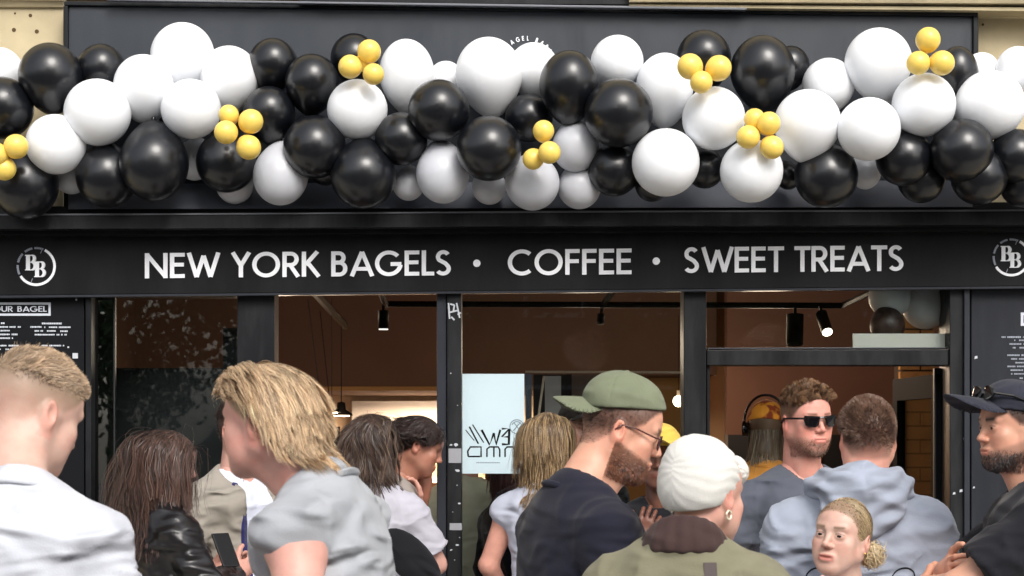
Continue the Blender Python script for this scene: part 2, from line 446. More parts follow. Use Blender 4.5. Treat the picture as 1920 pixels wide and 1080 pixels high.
def hand_prims(curl=35, spread=5, thumb=35):
    P = [(E((0,.045,0),(.040,.052,.0155)), .01, 0), (C((0,-.02,0),(0,.03,0),.026,.028), .02, 0)]
    for i, (bx, L) in enumerate(((-.030,.060),(-.010,.074),(.011,.080),(.031,.070))):
        a = Vector((bx,.082-.006*abs(i-2),0)); ang = 0; r = .0088
        az = math.radians((i-1.5)*spread)
        for q in (.46,.30,.24):
            ang += math.radians(curl*(1.15 if q < .46 else .8)); 
            d = Vector((math.sin(az)*math.cos(ang), math.cos(az)*math.cos(ang), math.sin(ang)))
            b = a + d*L*q; P.append((C(a, b, r, r*.93), .004, 0)); a = b; r *= .93
    a = Vector((.028,.018,.004)); b = a+Vector((.034,.026,.012)); c = b+Vector((.010,.026,.010)); d = c+Vector((0,.020,.008))
    P += [(C(a,b,.0145,.0115), .012, 0), (C(b,c,.0115,.010), .005, 0), (C(c,d,.010,.0088), .004, 0)]
    return P
def hand_matrix(w, d, pn, side=1):
    """w wrist, d finger direction, pn direction the palm faces; side=+1 thumb along d x pn"""
    d = Vector(d).normalized(); pn = Vector(pn); pn = (pn - d*pn.dot(d)).normalized(); x = d.cross(pn)*side
    m = Matrix((x, d, pn)).transposed().to_4x4(); m.translation = Vector(w); return m

def strands(name, P0, N0, length, flow, colour, parent, seg=8, width=.0018, stiff=.55, coll=(), clump=.5, nclump=160,
            wave=0, wavef=30, jit=.25, cvar=.22, taper=.3, lift=.5, nsc=20, flyk=.35, core=None, mat_=None, seed=1):
    """ribbons of hair grown in numpy: roots P0 with normals N0, flow(p, t) gives the combing direction"""
    r = np.random.default_rng(seed)
    n = len(P0); p = P0.copy(); L = np.broadcast_to(length, (n,)).astype(float)*r.uniform(.62,1.10,n)
    cid = r.integers(0, nclump, n)
    cc = P0[r.integers(0, n, nclump)]                     # clump centres: join each root to its nearest
    for i0 in range(0, n, 4000):
        dd = ((P0[i0:i0+4000,None,:]-cc[None])**2).sum(2); cid[i0:i0+4000] = dd.argmin(1)
    ns = nsc; crand = np.stack([noise(cc*ns+3), noise(cc*ns+31), noise(cc*ns+57)],1)*jit*3.2 + r.normal(size=(nclump,3))*jit*.30; cph = noise(cc*ns*.7+9)*9 + r.normal(0,.35,nclump); ctone = r.normal(0,1,nclump)
    d = N0*lift + flow(p, 0.0, cid)*(1-lift) + crand[cid]*.5 + r.normal(size=(n,3))*jit*.35
    d /= np.linalg.norm(d,axis=1)[:,None]
    fly = (r.random(n) < .07)[:,None]*r.normal(size=(n,3))*flyk
    pts = [p.copy()]; off = p - cc[cid]
    for k in range(1, seg+1):
        t = k/seg
        fl = flow(p, t, cid) + crand[cid]*(.4+.6*t) + fly
        if wave:
            a = np.sin(wavef*t*L/.2 + cph[cid])*wave; b = np.cos(wavef*.8*t*L/.2 + cph[cid]*1.7)*wave
            fl = fl + np.stack([a, b, 0*a],1)
        d = d*stiff + fl*(1-stiff); d /= np.linalg.norm(d,axis=1)[:,None]+1e-9
        p = p + d*(L/seg)[:,None]
        if clump:
            tgt = np.zeros((nclump,3)); ct = np.zeros(nclump)
            np.add.at(tgt, cid, p); np.add.at(ct, cid, 1); tgt /= np.maximum(ct,1)[:,None]
            p = p + (tgt[cid]-p)*clump*min(t*1.3,1)*(1.6/seg)
        for c, rad in coll:
            q = (p-c)/rad; l = np.linalg.norm(q,axis=1)
            m = l < 1; 
            if m.any(): p[m] = (c + q/np.maximum(l,1e-6)[:,None]*rad)[m]
        pts.append(p.copy())
    pts = np.stack(pts,1)                                  # n, seg+1, 3
    ctr = coll[0][0] if coll else P0.mean(0)
    T = np.gradient(pts, axis=1); out = pts-ctr
    Wd = np.cross(T, out); Wd /= np.linalg.norm(Wd,axis=2)[:,:,None]+1e-9
    rw = r.normal(size=(n,1,3))*.35; Wd = Wd+rw; Wd /= np.linalg.norm(Wd,axis=2)[:,:,None]+1e-9
    w = width*(1-(1-taper)*np.linspace(0,1,seg+1)**2)[None,:,None]*r.uniform(.7,1.3,(n,1,1))*.5
    A = pts-Wd*w; B = pts+Wd*w
    V = np.stack([A,B],2).reshape(-1,3)
    base = (np.arange(n)*(seg+1)*2)[:,None]; k = np.arange(seg)[None,:]*2
    q = np.stack([base+k, base+k+1, base+k+3, base+k+2],2).reshape(-1,4)
    col = np.array(colour[:3])[None,:]*np.clip(1+cvar*(r.normal(0,.6,(n,1))+.7*ctone[cid][:,None]),.35,2.0)
    if core is not None:
        m = r.random(n) < core[1]; col[m] = np.array(core[0][:3])*r.uniform(.8,1.2,(m.sum(),1))
    root = np.linspace(.62,1.08,seg+1)[None,:,None]        # strand colour rises from a darker root to a paler tip
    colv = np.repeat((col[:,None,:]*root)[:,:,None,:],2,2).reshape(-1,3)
    return V, q, np.clip(colv,0,1)
def merge(parts):
    V=[];Q=[];Cc=[];o=0
    for v,q,c in parts:
        if len(v)==0: continue
        V.append(v);Q.append(q+o);Cc.append(np.broadcast_to(np.array(c)[...,:3],(len(v),3)));o+=len(v)
    return np.concatenate(V),np.concatenate(Q),np.concatenate(Cc)

# torso pieces in hip space (z up from the hip joint, facing -Y); u widens, b deepens
def torso_prims(u=1.0, b=1.0, fem=False, belly=0.0):
    P = [(E((0,.002,.33),(.158*u,.112*b,.20)), .04, 0), (E((0,.030,.42),(.150*u,.085*b,.13)), .04, 0),
         (E((0,-.006-belly*.4,.13),((.130 if fem else .148)*u,.108*b+belly,.18)), .05, 0),
         (E((0,.012,-.03),((.172 if fem else .160)*u,.122*b,.14)), .05, 0),
         (C((0,.014,.462),(.148*u,.012,.424),.056), .04, 0), (C((0,.014,.462),(-.148*u,.012,.424),.056), .04, 0)]
    for s in (-1,1):
        P += [(C((0,.030,.522),(s*.110*u,.014,.452),.040,.042), .04, 0),
              (E((s*.070*u,.045,.37),(.070,.055,.12)), .03, 0)]
        if fem: P += [(E((s*.068,-.092,.33),(.058,.050,.060)), .03, 0)]
        else: P += [(E((s*.070*u,-.070,.40),(.075,.045,.070)), .03, 0)]
    return P

STRAIGHT = dict(e=(.235,.02,.20), w=(.245,-.06,-.04))
def person(name, label, px, py, sc, yaw, hyaw=0, hpitch=0, hroll=0, s=1.0, hsz=1.0, lean=0, side=0, head=(0,-.012,.715),
           skin=S(214,170,150), hairc=S(120,95,70), fem=False, u=1.0, b=1.0, belly=0, mouth=0, face={}, hres=.005, shirt=None,
           armL=None, armR=None, handL=None, handR=None, trousers='denim', eyes=False, hair=None, res=.014, arm=1.0, neck=1.0):
    """px,py: photo pixel of the point between the ears at eye level; sc: photo pixels per metre there (gives the distance)"""
    Yw = F/sc-CD; tgt = at(px, py, Yw)
    R = (Euler((math.radians(lean), math.radians(side), 0))).to_matrix().to_4x4()
    hc = R @ Vector(head)
    leg = tgt.z/s - hc.z
    T = Matrix.Translation((0,0,leg)) @ R
    H = Matrix.Translation((hc.x, hc.y, hc.z+leg)) @ TR(rz=hyaw) @ TR(rx=hpitch) @ TR(ry=hroll, s=hsz)
    ry = math.radians(yaw); rot = Matrix.Rotation(ry, 3, 'Z')
    o2 = rot @ Vector((hc.x, hc.y, 0)) * s
    root = empty(name, (tgt.x-o2.x, tgt.y-o2.y, 0), label, 'person')
    root.rotation_euler = (0,0,ry); root.scale = (s,)*3
    arms = {}
    for sg, A in ((1, armL), (-1, armR)):
        A = A or STRAIGHT
        e, w = Vector(A['e']), Vector(A['w'])
        e.x *= sg; w.x *= sg
        arms[sg] = (Vector((sg*.174*u, .012, .418)), e, w)
    # ---- head
    ctr = np.array(H.translation); nb = T @ Vector((0,.030,.515)); nt_ = H @ Vector((0,.022,-.055))
    lo = np.minimum(ctr-.15*hsz, np.array(nb)-.09); hi = np.maximum(ctr+.15*hsz, np.array(nb)+.07)
    G = SDF(lo, hi, hres/s)
    for pr, k, sub in head_prims(fem, mouth, eyes): G.op(pr, H, k*hsz, sub=bool(sub))
    nk = (.050 if fem else .059)*neck
    G.op(C(nb, nt_, nk*1.06, nk*.98), None, .035)
    G.op(C(T @ Vector((0,-.015,.49)), H @ Vector((0,-.02,-.085)), nk*.6, nk*.55), None, .03)
    hv, hq = G.mesh(); hn = vnormals(hv, hq)
    hl = xf(H.inverted(), hv)
    hcol = head_colour(hl, skin, hairc, face)
    # ---- body
    pts = [T @ Vector((x,y,z)) for x in (-.2,.2) for y in (-.15,.15) for z in (.6,)] + [T @ q for a in arms.values() for q in a]
    plo = np.array([min(p[i] for p in pts) for i in range(3)])-.08; phi = np.array([max(p[i] for p in pts) for i in range(3)])+.08
    plo = np.minimum(plo, [-.25,-.2,leg-.25]); phi = np.maximum(phi, [.25,.2,leg+.3])
    tp = torso_prims(u, b, fem, belly)
    ra = .046*arm
    def add_arms(G, grow=0, upto=None, loose=1.0, cutf=None):
        for sg,(sh,e,w) in arms.items():
            if upto == 0: G.op(E(sh+Vector((sg*.008,0,.024)),(.061,.071,.046)), T, .03, grow=grow); continue
            G.op(E(sh,(.060*arm,.058*arm,.060*arm)), T, .04, grow=grow)
            if upto is None:
                G.op(C(sh, e, ra*1.12, ra*.88), T, .03, grow=grow); G.op(C(e, w, ra*.92, ra*.60), T, .015, grow=grow)
            elif upto <= 1:
                m = sh.lerp(e, upto)
                G.op(C(sh, sh.lerp(e, min(1.15,upto+.25)), ra*1.15, ra*1.0*loose, cut=upto/min(1.15,upto+.25)), T, .025, grow=grow)
            else:
                G.op(C(sh, e, ra*1.15, ra*.98), T, .03, grow=grow); G.op(C(e, e.lerp(w, 1.05), ra*1.0, ra*.74, cut=(upto-1)/1.05), T, .02, grow=grow)
    G = SDF(plo, phi, res)
    for pr, k, sub in tp: G.op(pr, T, k)
    G.op(C(nb, nt_, nk*1.0, nk*.8), None, .04)
    add_arms(G)
    bv, bq = G.mesh()
    parts = [(hv,hq,hcol), (bv,bq,np.array(skin[:3]))]
    K = np.array([.10, 0, leg])
    for sg in (-1,1):                                      # legs, cheap
        pass
    for sg, hd in ((1,handL),(-1,handR)):
        sh,e,w = arms[sg]; hd = hd or {}
        d = hd.get('d', tuple((w-e).normalized())); pn = hd.get('pn', (-sg,0,0)); sd = hd.get('side', 1)
        HM = T @ hand_matrix(w, d, pn, sd)
        c = np.array(HM @ Vector((0,.06,0)))
        G = SDF(c-.125, c+.125, hd.get('h', .0075))
        for pr, k, sub in hand_prims(hd.get('curl',32), hd.get('spread',4)): G.op(pr, HM, k)
        G.op(C(e.lerp(w,.6), w, ra*.75, ra*.60), T, .02)
        v, q = G.mesh(); parts.append((v,q,np.array(skin[:3])*np.array([1,.93,.9])))
    G = SDF((-.3,-.32,-.02),(.3,.22,leg+.06),.035)
    LG = [(E((0,.0,leg-.06),(.17,.12,.13)),.03)]
    for sg in (-1,1):
        LG += [(C((sg*.09,0,leg-.06),(sg*.10,-.01,leg*.50),.082,.056),.04), (C((sg*.10,-.01,leg*.50),(sg*.105,.02,.09),.055,.040),.03)]
    for pr,k in LG: G.op(pr, None, k)
    v, q = G.mesh(); parts.append((v,q,np.array(skin[:3])))
    V,Q,Cc = merge(parts)
    body = mesh('body', V, Q, M['skin'], root, True, Cc)
    # ---- trousers, shoes
    G = SDF((-.34,-.2,.03),(.34,.2,leg+.12),.032)
    for pr,k in LG: G.op(pr, None, k, grow=.016)
    G.plane((0,0,1),(0,0,leg+.06)); v,q = G.mesh(); mesh('trousers', v, q, M[trousers], root, True)
    for sg in (-1,1):
        MB().ell((sg*.105,-.045,.045),(.048,.135,.05)).build('shoe', M['shoe'], root, True)
    if eyes:
        for sg in (-1,1):
            eo = mesh('eye', *eye_mesh(), [M['eye_white'], M['iris']], root, True)
            eo.matrix_local = H @ TR((sg*.032,-.0765,-.0025), rz=face.get('gaze',0)) @ Matrix.Scale(.0128,4)
            for pl in eo.data.polygons:
                if pl.center.y < -.74: pl.material_index = 1
    info = dict(root=root, T=T, H=H, leg=leg, arms=arms, tp=tp, add_arms=add_arms, hv=hv, hn=hn, hl=hl, plo=plo, phi=phi, nb=nb, nk=nk, u=u)
    # ---- shirt
    if shirt: garment(info, **shirt)
    if hair: hair(info)
    return info
def eye_mesh():
    b = MB().ell((0,0,0),(1,1,1),24,16)
    v = [Vector((p.x, p.z*-1, p.y)) for p in b.v]           # pole towards -Y so the iris is round
    return v, [list(reversed(f)) for f in b.f]

def garment(I, m, name='shirt', t=.012, sleeve=.55, hem=-.12, loose=1.0, folds=.006, freq=7, res=.0092, collar=True, extra=(), cuts=(),
            collar_m=None, seed=0, far=False, vneck=0, stretch=(1,1,.55), arms=True, collar_r=.0075):
    if len(I['hv']) < 9000: res = max(res,.0125)
    T = I['T']
    lo, hi = I['plo']-.04, I['phi']+.04
    hz = (T @ Vector((0,0,hem))).z-.05
    lo = lo.copy(); lo[2] = max(lo[2], min(hz, I['leg']-.3)) if arms else hz
    G = SDF(lo, hi, res)
    for pr,k,sub in I['tp']: G.op(pr, T, k, grow=t)
    if hem < 0: G.op(C((0,.0,.15),(0,.0,hem),.13*I['u'],.145*I['u']), T, .05, grow=t)
    if arms: I['add_arms'](G, grow=t, upto=sleeve, loose=loose)
    for pr,k in extra: G.op(pr, T, k)
    for pr,k in cuts: G.op(pr, T, k, sub=True)
    if collar:
        a_ = T @ Vector((0,.020,.50)); b_ = I['H'] @ Vector((0,.02,-.07)); G.op(C(a_, b_, I['nk']+.004), None, .012, sub=True); G.op(C(T @ Vector((0,-.02,.50)), b_, I['nk']*.8), None, .012, sub=True)
    R = np.array(T)[:3,:3]; n = -R @ np.array([0,0,1.0]); o = np.array(T @ Vector((0,0,hem)))
    if not arms or sleeve <= 1: G.plane(tuple(n), tuple(o))
    V,Q = G.mesh(); V = relax(V,Q,1); N = vnormals(V,Q)
    L = xf(T.inverted(), V)
    q = L*np.array(stretch)*freq + seed*7.3
    wv = np.stack([noise(q*.6+5), noise(q*.6+11), noise(q*.6+17)],1)
    a = noise(q+wv*1.6); b = noise(q*2.1+wv*2.2+3)
    rid = (1-np.abs(a)*3.2); rid = np.clip(rid,0,1)**2; rid2 = np.clip(1-np.abs(b)*3.4,0,1)**2
    # creases grow towards the armpits, elbows and waist
    zone = .35 + 1.0*np.exp(-((np.abs(L[:,0])-.15)/.07)**2 - ((L[:,2]-.36)/.16)**2) + .7*np.exp(-((L[:,2]-.02)/.12)**2)
    for sg,(sh,e,w) in I['arms'].items():
        zone += .9*np.exp(-(np.linalg.norm(L-np.array(e),axis=1)/.09)**2)
    zone = np.clip(zone,0,1.6)
    def ridge(x): return np.clip(1-np.abs(np.sin(x))*1.5, 0, 1)**1.3
    nzz = noise(L*5.5+seed*3.1); nz2 = noise(L*11+seed*1.7)
    dr = 0
    for sx in (-1,1):
        for ay in (-.07,.08):
            A_ = np.array([sx*.150*I['u'], ay, .375]); dd = L-A_; rr = np.linalg.norm(dd,axis=1)
            th = np.arctan2(dd[:,2], -dd[:,0]*sx+.02)
            dr = dr + ridge(th*3.2+nzz*4.5+nz2*1.2)*np.exp(-(rr/.16)**2)*sstep(.05,.12,rr)*.8
    dr = dr + ridge(L[:,0]*30+L[:,2]*(7 if seed % 2 else -9)+nzz*5.5)*sstep(.42,.22,L[:,2])*.75*sstep(-.15,.35,noise(L*4+seed))
    for sg,(sh,e,w) in I['arms'].items():
        ax_ = np.array((e-sh).normalized()); ss = (L-np.array(sh))@ax_
        per = np.linalg.norm(L-np.array(sh)-ss[:,None]*ax_,axis=1)
        dr = dr + ridge(ss*38+nzz*5+L[:,1]*12)*(per < .11)*sstep(.05,.12,ss)*.8
    V = V + N*((rid**2*.35-.1)*folds*zone + (dr*.80-.15)*folds)[:,None] + N*(noise(q*.5)*folds*.6)[:,None]
    o_ = mesh(name, V, Q, m, I['root'], True)
    I.setdefault('shirts', []).append((o_, V, Q))
    if collar:
        nb = Vector(I['nb']); ax = (I['H'].translation - nb).normalized()
        cm = collar_m or m; b = MB(); pts = []
        c0 = T @ Vector((0,.022,.535)); R3 = T.to_3x3()
        for i in range(40):
            a = 2*math.pi*i/40
            fr = max(0, -math.sin(a))                       # front dips
            pts.append(c0 + R3 @ Vector((math.cos(a)*(I['nk']+.016), math.sin(a)*(I['nk']+.018)-.008*fr, -.050*fr - .012*abs(math.cos(a)) - vneck*fr**4)))
        bt = BVHTree.FromPolygons([tuple(p) for p in V], Q.tolist())
        out = []
        for p in pts:
            loc, nn, ii, dd = bt.find_nearest(p)
            out.append(loc + nn*.0035 if loc and dd < .05 else p)
        for _ in range(3): out = [(out[i-1]+out[i]*2+out[(i+1)%40])/4 for i in range(40)]
        b.tube(out, collar_r, 8, closed=True).build('collar', cm, o_, True)
    return o_
def cast_strap(I, pts_dirs, width, thick, m, name='strap', parent=None):
    """ribbon laid on the garments: (point, direction) pairs in hip space, cast onto the cloth"""
    T = I['T']; trees = [BVHTree.FromPolygons([tuple(p) for p in v], q.tolist()) for _,v,q in I['shirts']]
    R3 = T.to_3x3(); P=[];N=[]
    for p,d in pts_dirs:
        d = (R3 @ Vector(d)).normalized(); s0 = T @ Vector(p) - d*.35; best=None
        for t in trees:
            h = t.ray_cast(s0, d, .7)
            if h[0] is not None and (best is None or h[3] < best[3]): best = h
        if best: P.append(best[0]); N.append(best[1])
    for _ in range(2):
        P = [P[0]]+[(P[i-1]+P[i]*2+P[i+1])/4 for i in range(1,len(P)-1)]+[P[-1]]
        N = [N[0]]+[(N[i-1]+N[i]*2+N[i+1]).normalized() for i in range(1,len(N)-1)]+[N[-1]]
    v=[];f=[]
    for i,(p,n) in enumerate(zip(P,N)):
        t = (P[min(i+1,len(P)-1)]-P[max(i-1,0)]).normalized(); a = t.cross(n).normalized()*width/2
        n = n*thick; q0 = p+n*1.2
        v += [q0-a, q0+a, q0+a-n*3, q0-a-n*3]
    for i in range(len(P)-1):
        for k in range(4): f.append([i*4+k, i*4+(k+1)%4, (i+1)*4+(k+1)%4, (i+1)*4+k])
    f.append([0,1,2,3]); f.append([len(v)-1-k for k in range(4)])
    return mesh(name, v, f, m, parent or I['root'], False)

def roots(I, n, mask, seed=3):
    r = np.random.default_rng(seed); w = np.clip(mask(I['hl']),0,1); w = w*(I['hn']@np.ones(3)*0+1)
    idx = r.choice(len(w), n, p=w/w.sum()); j = r.normal(0,.0011,(n,3))
    return I['hv'][idx]+j, I['hn'][idx], I['hl'][idx]
def colliders(I, pad=0.0, torso=True):
    H, T = I['H'], I['T']; sc = H.to_scale()[0]
    out = [(np.array(H @ Vector((0,.014,.028))), np.array([.078,.099,.091])*sc*.985+pad)]
    out.append((np.array(H @ Vector((0,.03,-.09))), np.array([.060,.060,.075])*sc))
    if torso: out += [(np.array(T @ Vector((0,.015,.36))), np.array([.17,.135,.20])), (np.array(T @ Vector((0,.02,.46))), np.array([.16,.085,.10])),
                      (np.array(T @ Vector((0,.005,.22))), np.array([.165,.135,.28]))]
    return out
def scalp(p, lo=0.0): return sstep(-.004,.010, p[:,2]-scalp_line(p[:,1])-lo)*(np.abs(p[:,0]) < .0775)
def hflow(I, fn):
    """flow given in head space"""
    H = np.array(I['H'])[:3,:3]; Hi = I['H'].inverted(); sc = I['H'].to_scale()[0]
    return lambda p,t,cid: fn(xf(Hi,p), t) @ (H.T/sc)
def short_hair(n, lt=.03, ls=.008, col=None, fwd=.3, up=.9, split=(.03,.07), width=.0012, jit=.3, clump=.18, den=.12, seg=3, nsc=34, side=0, cvar=.22, curl=0, lo=0, nclump=420, seed=3, lift=.5):
    def f(I):
        P,N,L = roots(I, n, lambda p: scalp(p,lo)*(den+sstep(split[0]-.01,split[1],p[:,2])), seed)
        top = sstep(split[0],split[1],L[:,2])
        ln = ls+(lt-ls)*top
        fl = hflow(I, lambda q,t: np.stack([side+0*q[:,0]+q[:,0]*2, -fwd+0*q[:,0]+q[:,1]*2, up*np.clip(q[:,2]*10,-.8,1)],1))
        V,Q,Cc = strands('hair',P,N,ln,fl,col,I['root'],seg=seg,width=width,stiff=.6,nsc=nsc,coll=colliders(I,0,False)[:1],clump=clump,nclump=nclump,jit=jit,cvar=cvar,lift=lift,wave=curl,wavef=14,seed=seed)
        mesh('hair',V,Q,M['hair'],I['root'],False,Cc)
    return f
def long_hair(n, L=.42, col=None, cl=.22, wave=.25, wavef=22, width=.0022, hi=9, core=None, bulge=.003, back=.2, seed=5, jit=.12, out=0.0, stiff=.45, side_part=0, nclump=260, seg=8, lo=.0):
    def f(I):
        P,N,l = roots(I, n, lambda p: scalp(p,lo)*(p[:,2] < hi), seed)
        zg = np.array([0,0,-1.0])
        def fl(q,t):
            o = np.stack([np.sign(q[:,0]-side_part)*np.where(q[:,2]>.03,.60*np.clip(np.abs(q[:,0])/.035,0,1),.0)+out*q[:,0]*6, np.where(q[:,2]>.02,back+.45*sstep(.06,.10,q[:,2])+q[:,1]*3,back*.35), -np.where(q[:,2]>.07,.25,1.4)],1); return o
        ff = hflow(I, fl)
        def flow(p,t,cid):
            a = ff(p,t,cid); b = np.tile(zg,(len(p),1)) ; w = min(1,t*1.8)
            return a*(1-w)+b*w*1.1
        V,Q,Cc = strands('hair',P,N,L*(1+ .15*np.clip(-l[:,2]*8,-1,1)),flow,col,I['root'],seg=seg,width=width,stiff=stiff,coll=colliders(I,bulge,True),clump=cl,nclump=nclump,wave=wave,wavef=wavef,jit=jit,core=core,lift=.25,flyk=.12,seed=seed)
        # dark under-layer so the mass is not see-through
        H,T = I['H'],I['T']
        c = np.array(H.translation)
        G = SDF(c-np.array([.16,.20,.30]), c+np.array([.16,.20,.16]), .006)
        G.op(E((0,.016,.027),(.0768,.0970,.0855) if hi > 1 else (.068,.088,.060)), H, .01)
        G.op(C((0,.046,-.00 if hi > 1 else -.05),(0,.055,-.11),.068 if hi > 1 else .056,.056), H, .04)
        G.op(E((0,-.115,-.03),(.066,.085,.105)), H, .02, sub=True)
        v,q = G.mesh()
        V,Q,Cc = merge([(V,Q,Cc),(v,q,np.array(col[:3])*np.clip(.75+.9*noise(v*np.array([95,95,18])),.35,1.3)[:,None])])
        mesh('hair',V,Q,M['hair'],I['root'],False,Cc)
    return f
def beard(I, n, ln, col, mask0, width=.0010, seed=9, cvar=.25):
    mask = lambda p: mask0(p)*sstep(-.7,.1,noise(p*90)+.5*noise(p*30))
    P,N,L = roots(I, n, mask, seed)
    lnn = ln*(.6+.8*sstep(-.05,-.11,L[:,2]))
    fl = hflow(I, lambda q,t: np.stack([q[:,0]*3, -.35+0*q[:,0], -.9+0*q[:,0]],1))
    V,Q,Cc = strands('beard',P,N,lnn,fl,col,I['root'],seg=3,width=width,stiff=.5,clump=.05,nclump=260,jit=.10,cvar=cvar,lift=.45,seed=seed,coll=())
    mesh('beard',V,Q,M['hair'],I['root'],False,Cc)
def cap(I, m, back=False, tilt=-8, lift=0.0, brim_m=None, name='cap', brimlen=.075, rise=0, panel=None):
    H = I['H']; root = I['root']
    CM = H @ TR((0,.010,.040+lift), rx=tilt, rz=180 if back else 0)
    c = np.array(CM.translation); G = SDF(c-.15, c+.15, .0045)
    G.op(E((0,.002,-.004),(.0835,.1035,.092+rise)), CM, .01)
    G.op(E((0,-.03,.015),(.074,.074,.072+rise)), CM, .03)
    zax = np.array(CM.to_3x3() @ Vector((0,0,1))); zax /= np.linalg.norm(zax)
    G.plane(tuple(-zax), tuple(np.array(CM @ Vector((0,0,.000)))))
    V,Q = G.mesh(); N = vnormals(V,Q); L = xf(CM.inverted(),V)
    ang = np.arctan2(L[:,0],-L[:,1]); seam = np.exp(-(((ang+math.pi/6) % (math.pi/3) - math.pi/6)/ .035)**2)*sstep(.01,.03,L[:,2])
    V = V - N*(seam*.0022)[:,None] + N*(noise(L*22)*.0022+noise(L*55)*.0009)[:,None]
    o = mesh(name, V, Q, m, root, True)
    c2 = np.array(CM @ Vector((0,-.12,0))); G = SDF(c2-.15, c2+.15, .0030)
    G.op(E((0,-.085-brimlen*.35,.020),(.076,.045+brimlen,.0055),bend=6.5), CM, .004)
    G.op(E((0,.006,.0),(.078,.097,.12)), CM, .004, sub=True)
    v,q = G.mesh(); v = relax(v,q,6); mesh('brim', v, q, brim_m or m, o, True)
    MB().ell(CM @ Vector((0,.002,.090+rise)),(.008,.008,.005),10,6).build('button', m, o, True)
    if back:                                               # the fitted opening with its strap at the forehead
        pass
    return o, CM
# ------------------------------------------------------------------ setting: ground
g = MB().box(-60,60,-60,-3.2,-.30,-.12).build('road', M['asphalt']); tag(g, kind='structure')
g = MB().box(-60,60,-3.05,0.02,-.30,-.012).build('pavement', M['paving']); tag(g, kind='structure')
k = MB().box(-60,60,-3.2,-3.05,-.30,.003).build('kerb', M['paving']); tag(k, kind='structure')
g = MB().box(-60,60,.02,60,-.30,-.02).build('ground', M['asphalt']); tag(g, kind='structure')
sm = MB().box(0,.595,0,.595,0,.012).build('slab', M['paving'], g if False else None); sm.parent = bpy.data.objects['pavement']; sm.location = (-3.6,-3.04,-.012)
first = True
for i in range(12):
    for j in range(5):
        if first: first = False; continue
        o = add('slab', sm.data, bpy.data.objects['pavement'], (-3.6+i*.6, -3.04+j*.6, -.012+.001*((i*3+j) % 3)))

# ------------------------------------------------------------------ the shop room behind the glass
room = empty('shop_interior', (0,2,0), 'terracotta plastered shop room with bulkhead and lit back shelf behind the dark windows', 'room')
def rp(name, b, m, par=None, **k):
    o = b.build(name, m, None, **k)
    o.parent = par or room
    o.matrix_parent_inverse = (par or room).matrix_basis.inverted() if not par else Matrix.Identity(4)
    return o
rp('floor', MB().box(-2.4,2.4,.06,6.0,-.02,.004), M['floor'])
rp('ceiling', MB().box(-2.4,2.4,.06,6.0,2.56,2.62), M['terracotta'])
rp('back_wall', MB().box(-2.4,2.4,5.9,6.0,.004,2.56), M['cream'])
rp('side_wall', MB().box(-2.5,-2.4,.06,6.0,.004,2.56), M['terra2'])
rp('side_wall', MB().box(2.4,2.5,.06,6.0,.004,2.56), M['terra2'])
rp('bulkhead', MB().box(-2.4,.33,4.2,5.9,1.92,2.56), M['terra2'])
rp('bulkhead', MB().box(.33,1.30,4.2,5.9,2.02,2.56), M['terra2'])
rp('partition_wall', MB().box(1.30,2.4,3.6,3.75,.004,2.56), M['terracotta'])
rp('ochre_wall', MB().box(.35,1.28,4.9,5.0,.004,2.02), M['ochre'])
rp('shelf', MB().box(-1.2,.3,5.55,5.9,1.62,1.65), M['white_board'])
rp('shelf', MB().box(-1.2,.3,5.55,5.9,1.30,1.33), M['white_board'])
rp('cream_panel', MB().box(-1.15,-.42,5.8,5.88,1.66,1.88), M['white_board'])
rp('shelf_edge', MB().quad(985,695,1281,696,699,700,.9,.02), M['cream'])
rp('counter', MB().box(-1.2,1.2,3.0,3.5,.004,1.05), M['terra2'])
rp('cornice_trim', MB().box(-2.4,.33,4.17,4.2,1.92,1.945), M['ochre'])
rp('dark_cupboard', MB().quad(215,690,445,690,1100,1100,.45,.3), M['dark'])
rp('dark_backing', MB().quad(150,540,214,540,1200,1200,.16,.03), mat('olive_grey_backing', S(52,54,48), .7, vary=(4,.2)))  # dark board added behind the side pane to keep the strip dark
rp('dark_cupboard', MB().quad(418,615,448,615,1100,1100,.40,.2), M['dark'])
rp('grey_curtain', MB().quad(1000,702,1072,702,1000,1000,1.6,.1), M['frame_light'])
rp('grey_curtain', MB().quad(1072,702,1145,702,1000,1000,1.66,.1), mat('greige_curtain', S(140,130,124), .8, vary=(8,.3)))
rp('pale_sheet', MB().quad(1022,705,1052,705,860,860,1.3,.03), M['white_board'])
rp('black_shelf_unit', MB().quad(1365,815,1470,815,1100,1100,3.2,.2), M['dark'])
rp('black_shelf_unit', MB().quad(1545,815,1690,815,1100,1100,3.25,.2), M['dark'])
lean_ = MB().tube([at(1003,830,.7), at(1020,705,.7)], .006, 6).build('leaning_pole', M['cream']); tag(lean_, 'thin pale pole leaning behind the window right of the white poster', 'pole')
# brick column added for brick reflected in the door leaf, each brick a piece
colm = empty('reflection_brick_column', at(1722,1000,2.0), 'ochre brick column standing in for brick reflected in the open door leaf', 'column')
x0, x1 = at(1688,0,2.0).x, at(1752,0,2.0).x
def cp(name, b, m):
    o = b.build(name, m); o.parent = colm; o.matrix_parent_inverse = Matrix.Translation(-colm.location); return o
cp('mortar', MB().box(x0+.008, x1-.008, 2.008, 2.2, .004, 2.3), mat('mortar', S(60,46,34), .9))
brick_me = None
row = 0; z = .9
while z < 2.28:
    x = x0 - (.105 if row % 2 else 0)
    while x < x1:
        a, b_ = max(x, x0), min(x+.205, x1)
        if b_-a > .03: cp('brick', MB().box(a, b_, 2.0-.002*random.random(), 2.05, z, z+.062), M['brick'])
        x += .215
    z += .072; row += 1
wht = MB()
for i in range(14): wht.box(-.02,.52,0,.02,i*.034,i*.034+.031)
